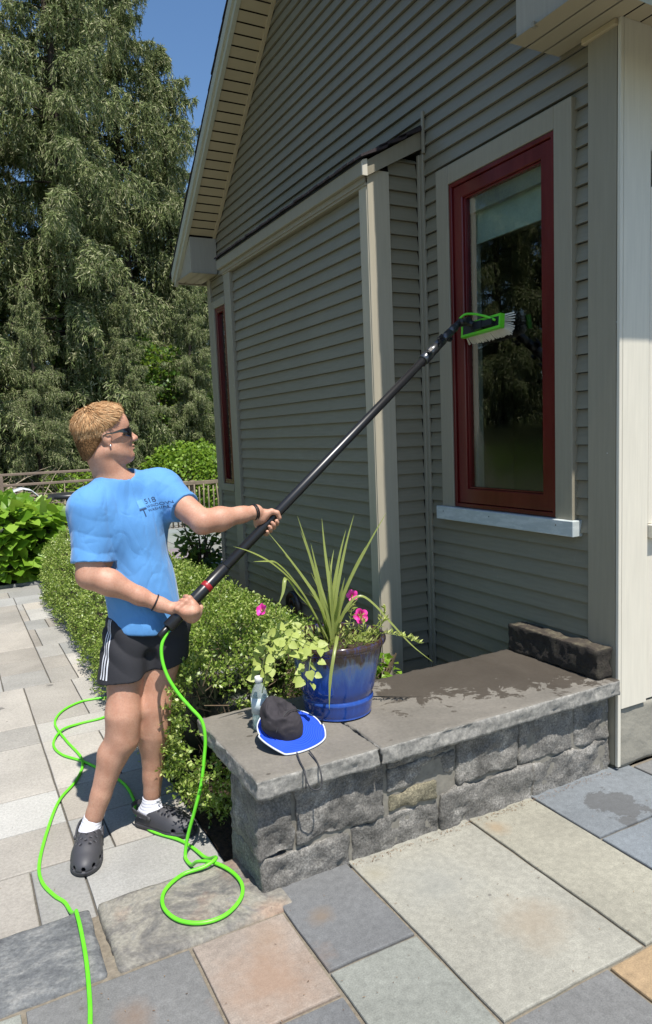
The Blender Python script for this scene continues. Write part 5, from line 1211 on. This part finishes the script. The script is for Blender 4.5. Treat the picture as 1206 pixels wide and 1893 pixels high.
# socks and clogs
SOCK = simple('white sock knit', srgb(214,214,222), .9, .05, 30, .5, 260, .002)
CL = NT('charcoal foam'); CL.col(srgb(62,62,66)); CL.rough(.55); CL.bump(CL.noise(180, 3), .1, .001); CL = CL.m
for nm, an, kn, tilt, heel, toe in (('right', anR, knR, 0, A3(.416,3.055,-.07), A3(.322,2.733,-.07)), ('left', anL, knL, 0, A3(.600,3.062,-.07), A3(.797,2.806,-.07))):
    d = unit(toe-heel); sd_ = np.cross(d, [0,0,1]); up = A3(0,0,1); L = np.linalg.norm(toe-heel)
    K = lambda f, l, u: heel+d*f+sd_*l+up*u
    s1 = Field(np.minimum(an, toe)-A3(.12,.12,.11), np.maximum(an, heel)+A3(.12,.12,.12), .004)
    s1.cone(lerp(an, kn, .03 if nm == 'right' else .03), K(.085,0,.07), .0395, .043, .02); s1.cone(K(.06,0,.05), K(.16,0,.05), .036, .036, .03); s1.half(lerp(an, kn, .09 if nm == 'right' else .05), unit(kn-an), .006); s1.half((0,0,-.03), (0,0,-1))
    s1.displace(lambda P: .0012*np.sin(500*P[:,2])+.002*pn(P, 40), .02)
    V, Q = s1.mesh(); obj('sock', V, Q, SOCK, man, True)
    s2 = Field(np.minimum(heel, toe)-A3(.11,.11,.01), np.maximum(heel, toe)+A3(.11,.11,.15), .003)
    Md = np.stack([d, sd_, up], 1)
    s2.cone(K(.062,0,.040), K(.20,0,.036), .044, .050, .03, up, 1.05); s2.ell(K(.225,0,.030), (.092,.056,.048), Md, .03); s2.cone(K(.12,0,.062), K(.20,0,.045), .045, .043, .03)
    s2.cone(K(.05,0,.014), K(.245,0,.014), .044, .055, .02, up, 1.6); s2.half((0,0,-.069), (0,0,-1), .003)
    s2.ell(K(.082,0,.115), (.072,.036,.085), Md, .012, 'sub'); s2.cone(K(.035,0,.085), K(.11,0,.085), .036, .034, .01, op='sub')
    s2.cone(K(.0,0,.13), K(.11,0,.135), .058, .05, .01, op='sub')
    for f_, l_, u_ in [(.150,-.030,.10),(.150,.028,.10),(.168,0,.105),(.172,-.036,.095),(.172,.034,.095),(.188,-.018,.10),(.188,.018,.10),(.205,0,.10),(.205,-.034,.09),(.205,.034,.09),(.222,-.018,.09),(.222,.018,.09)]:
        s2.cone(K(f_,l_,u_), K(f_,l_*.85,u_-.075), .0052, .0052, .002, op='sub')
    for f_, l_ in ((.315,0),(.300,-.034),(.300,.034),(.265,-.062),(.265,.062),(.235,-.066),(.205,-.064)):
        s2.cone(K(f_,l_*1.15,.034), K(f_-.05,l_*.55,.034), .0078, .0078, .002, op='sub')
    s2.displace(lambda P: np.where(np.abs(P[:,2]+.046) < .0022, .0022, 0), .01)
    V, Q = s2.mesh(); sh_ = obj('clog', V, Q, CL, man, True)
    mb = MB(); q = spline([K(.118,-.052,.062),K(.075,-.052,.070),K(.03,-.043,.078),K(.0,-.018,.082),K(-.004,.0,.083),K(.0,.018,.082),K(.03,.043,.078),K(.075,.052,.070),K(.118,.052,.062)], 5)
    V = []
    for i, p in enumerate(q):
        p = np.array(p); t = unit(np.array(q[min(i+1, len(q)-1)])-np.array(q[max(i-1, 0)])); o_ = unit(np.cross(t, up)); 
        for a_, b_ in ((-.003,-.009),(.003,-.009),(.003,.009),(-.003,.009)): V.append(tuple(p+o_*a_+up*b_))
    F = [(i*4+k, i*4+(k+1)%4, i*4+4+(k+1)%4, i*4+4+k) for i in range(len(q)-1) for k in range(4)]; o = obj('heel_strap', V, F, CL, sh_); fixn(o)
    for s_ in (-1, 1):
        V, F = tube([K(.116,s_*.050,.062), K(.116,s_*.058,.062)], [.011,.009], 16); obj('rivet', V, F, CL, sh_, True)
# wristbands, earring, glasses
for w0, w1, nm in ((lerp(elR, wrR, .93), lerp(elR, wrR, 1.0), 0), (lerp(elL, wrL, .95), lerp(elL, wrL, 1.02), 1)):
    ax_ = unit(w1-w0); e_ = unit(np.cross(ax_, [0,0,1])); f_ = np.cross(ax_, e_); mb = MB()
    for o_ in ((0, .009) if nm else (0,)):
        mb2 = MB(); mb2.tube([tuple(w0+ax_*o_+(e_*math.cos(a)+f_*math.sin(a))*(.0325 if nm else .0335)) for a in np.linspace(0, 6.283, 29)], .0032, 6, False); mb2.build('wristband', simple('black band', srgb(24,24,28), .5), man, True)
V, F = lathe([(.0001,-.0045),(.0032,-.0032),(.0045,0),(.0032,.0032),(.0001,.0045)], 0, 0, 12); e0 = H3(-.006,-.0845,-.038); V = [tuple(np.array(v)+e0) for v in V]
ER = NT('bright stud'); ER.col((.9,.9,.92)); ER.rough(.15); ER.b.inputs['Metallic'].default_value = 1; obj('earring', V, F, ER.m, man, True)
gb = empty('sunglasses', tuple(HC), None, None); gb.parent = man; gb.location = Vector(tuple(HC))-man.location
V = []; n = 40
LZ = lambda a: (math.cos(a), math.sin(a))
for i in range(n+1):
    a = math.radians(-80+160*i/n); f_ = .040+.062*math.cos(a); l_ = .080*math.sin(a)/math.sin(math.radians(80)); nose = math.exp(-(l_/.011)**2)
    for u_ in (.024-.003*abs(l_)/.07, -.018+.020*nose+.012*(abs(l_)/.08)**6):
        V.append(tuple(H3(f_+.003, l_, u_)))
F = [(2*i, 2*i+1, 2*i+3, 2*i+2) for i in range(n)]
LN = NT('dark lens'); LN.col((.004,.004,.006)); LN.rough(.04); LN.b.inputs['Coat Weight'].default_value = .8; lens = obj('lens', V, F, LN.m, gb, True); m_ = lens.modifiers.new('t', 'SOLIDIFY'); m_.thickness = .0022
for s_ in (-1, 1):
    V = []
    q = [(.056,.0815,.021,.018),(.04,.0835,.018,.010),(.01,.0855,.012,.006),(-.012,.0865,.012,.005),(-.03,.084,.006,.004)]
    for f_, l_, u_, h_ in q: V += [tuple(H3(f_, s_*l_, u_)), tuple(H3(f_, s_*l_, u_-h_)), tuple(H3(f_, s_*(l_+.0028), u_-h_)), tuple(H3(f_, s_*(l_+.0028), u_))]
    F = [(i*4+k, i*4+(k+1)%4, i*4+4+(k+1)%4, i*4+4+k) for i in range(len(q)-1) for k in range(4)]; o = obj('temple_arm', V, F, LN.m, gb); fixn(o)
# hair: a cap close to the skull and a few thousand locks
HR = leafmat('sandy hair', srgb(168,124,82), srgb(210,166,118), .12, .6, srgb(232,198,152), .25); HRD = leafmat('clipped darker hair', srgb(104,74,46), srgb(150,112,72), .08, .6, None, .2)
hf = Field(HC-A3(.15,.13,.12), HC+A3(.13,.13,.16), .004)
hf.ell(H3(-.018,0,.036), (.105,.0825,.094), MH, .02); hf.ell(H3(-.062,0,-.028), (.056,.062,.078), MH, .03); hf.ell(H3(.022,0,.070), (.064,.068,.050), MH, .03)
hf.half(H3(.028,0,.060), unit(Fh*.80-Uh*.62), .02)
for s_ in (-1, 1): hf.ell(H3(.048,s_*.085,.000), (.058,.045,.048), MH, .01, 'sub'); hf.ell(H3(-.010,s_*.095,-.035), (.030,.04,.045), MH, .008, 'sub')
hf.ell(H3(.02,0,-.10), (.085,.10,.075), MH, .01, 'sub')
V, Q = hf.mesh(); hair = obj('hair', V, Q, HRD, man, True); bh = BVHTree.FromPolygons([tuple(v) for v in V], Q.tolist())
r = np.random.default_rng(5); Vh = []; Fh_ = []; Vd = []; Fd = []
area_pts = V[r.integers(0, len(V), 42000)]
for p in area_pts:
    q = p-HC; f_, l_, u_ = q@Fh, q@Lh, q@Uh
    hit = bh.find_nearest(Vector(p)); nn_ = np.array(hit[1])
    # comb: forward and outward on top, down and back on the sides and nape
    top = np.clip((u_-.03)/.05, 0, 1)
    if q@q > .2 or (nn_@Uh < -.5): continue
    comb = unit(Fh*(.75*top+.25)+Uh*(-.25*top-.75*(1-top))-Fh*.55*(1-top)*(f_ < 0)+Lh*np.sign(l_)*.12)
    back = np.clip((-f_-.02)/.06, 0, 1); comb = unit(comb*(1-back)+back*unit(-Fh*.35-Uh*1.0)); comb = unit(comb-nn_*(comb@nn_)+1e-6)
    clump = A3(*[float(x) for x in noise.noise_vector(Vector(q*38))])
    dd = unit(comb*1.0+nn_*(.34 if top > .3 else .14)+r.normal(size=3)*(.34 if r.random() < .10 else .10)+clump*.20)
    L = (.030*top+.017*(1-top))*r.uniform(.7, 1.25)*(1.15 if (top > .5) else 1)
    if u_ < .0: L *= .55
    w_ = r.uniform(.0006, .0013); sd_ = unit(np.cross(dd, nn_+r.normal(size=3)*.3))
    m_ = p+dd*L*.55; e_ = p+dd*L*.8+(comb-nn_*.45)*L*.32; dark = (u_ < .012) or r.random() < .16
    VV, FF = (Vd, Fd) if dark else (Vh, Fh_)
    k = len(VV); VV += [tuple(p-nn_*.002-sd_*w_), tuple(p-nn_*.002+sd_*w_), tuple(m_-sd_*w_*.9), tuple(m_+sd_*w_*.9), tuple(e_)]; FF += [(k, k+1, k+3, k+2), (k+2, k+3, k+4)]
o = obj('locks', Vh, Fh_, HR, hair); tag(o, kind='stuff'); o = obj('clipped_locks', Vd, Fd, HRD, hair); tag(o, kind='stuff')
# print on the chest
INK = simple('dark print', srgb(34,58,92), .7)
oc = chest+lC*.038+A3(0,0,.088)+nC*.30; tx = unit(lC+A3(0,0,.16)-nC*((lC+A3(0,0,.16))@nC)); ty = np.cross(tx, nC)
if ty[2] < 0: ty = -ty
def onshirt(pt2):
    V = []
    for x, y in pt2:
        o_ = oc+tx*x+ty*y; h_ = bv.ray_cast(Vector(o_), Vector(-nC)); V.append(tuple(h_[0]+Vector(nC)*.0012) if h_[0] else tuple(o_-nC*.15))
    return V
def text(body_, x, y, size, nm):
    cu = bpy.data.curves.new('t', 'FONT'); cu.body = body_; cu.size = size; cu.space_character = 1.05; to = bpy.data.objects.new('t', cu); S.collection.objects.link(to)
    dg = bpy.context.evaluated_depsgraph_get(); me = bpy.data.meshes.new_from_object(to.evaluated_get(dg)); bpy.data.objects.remove(to)
    import bmesh
    bm = bmesh.new(); bm.from_mesh(me); bmesh.ops.triangulate(bm, faces=bm.faces); bmesh.ops.subdivide_edges(bm, edges=[e for e in bm.edges if e.calc_length() > size*.25], cuts=2); bmesh.ops.triangulate(bm, faces=bm.faces)
    v2 = [(v.co.x+x, v.co.y+y) for v in bm.verts]; F = [tuple(v.index for v in f.verts) for f in bm.faces]; bm.free()
    obj(nm, onshirt(v2), F, INK, shirt)
text('518', -.002, .004, .030, 'print_number'); text('WINDOW', -.002, -.014, .0165, 'print_text'); text('WASHING', -.002, -.030, .0165, 'print_text')
def rect2(x0, x1, y0, y1, n=6): 
    P2 = [(x0+(x1-x0)*i/n, y0+(y1-y0)*j/n) for j in range(n+1) for i in range(n+1)]; return P2, [(j*(n+1)+i, j*(n+1)+i+1, (j+1)*(n+1)+i+1, (j+1)*(n+1)+i) for j in range(n) for i in range(n)]
a, fa = rect2(-.042, -.006, -.016, -.009); b, fb = rect2(-.027, -.0215, -.044, -.016)
obj('print_emblem', onshirt(a+b), fa+[tuple(i+len(a) for i in f) for f in fb], INK, shirt)
PALEINK = simple('pale print', srgb(98,156,208), .7); a, fa = rect2(-.040, -.009, -.006, .026); obj('print_pane', onshirt(a), fa, PALEINK, shirt)
# ------------------------------------------------------------ litter: dry needles and leaf bits along the joints and wall foot
rd = random.Random(31); Pq = []
for _ in range(620):
    t = rd.random()
    if t < .55: Pq.append((rd.uniform(1.2, 2.55), 2.192-abs(rd.gauss(0, .018)), .0035))
    elif t < .75: Pq.append((.82-abs(rd.gauss(0, .07)), rd.uniform(4.6, 7.6), -.066))
    elif t < .9: Pq.append((rd.uniform(.2, 2.5), rd.uniform(1.3, 2.15), .0035))
    else: Pq.append((rd.uniform(-.3, .8), rd.uniform(2.5, 5.5), -.066))
P = np.array(Pq); n = len(P); d = rng.normal(size=(n, 3))*[1, 1, .08]
V, F = scatter([(-.5,0,0),(.4,.1,.2),(.2,1,0),(-.3,.8,.15)], [(0,1,2,3)], P, frames(d, .1, (0, 0, 1)), np.stack([rng.uniform(.0015,.0035,n), rng.uniform(.004,.010,n), np.full(n,.004)], 1))
tag(obj('leaf_litter', V, F, leafmat('dry litter', srgb(80,58,40), srgb(124,94,66), 0, .9, srgb(140,118,90), .1)), 'scattered dry leaf bits along the foot of the bench wall and path edge', 'leaf litter', kind='stuff')
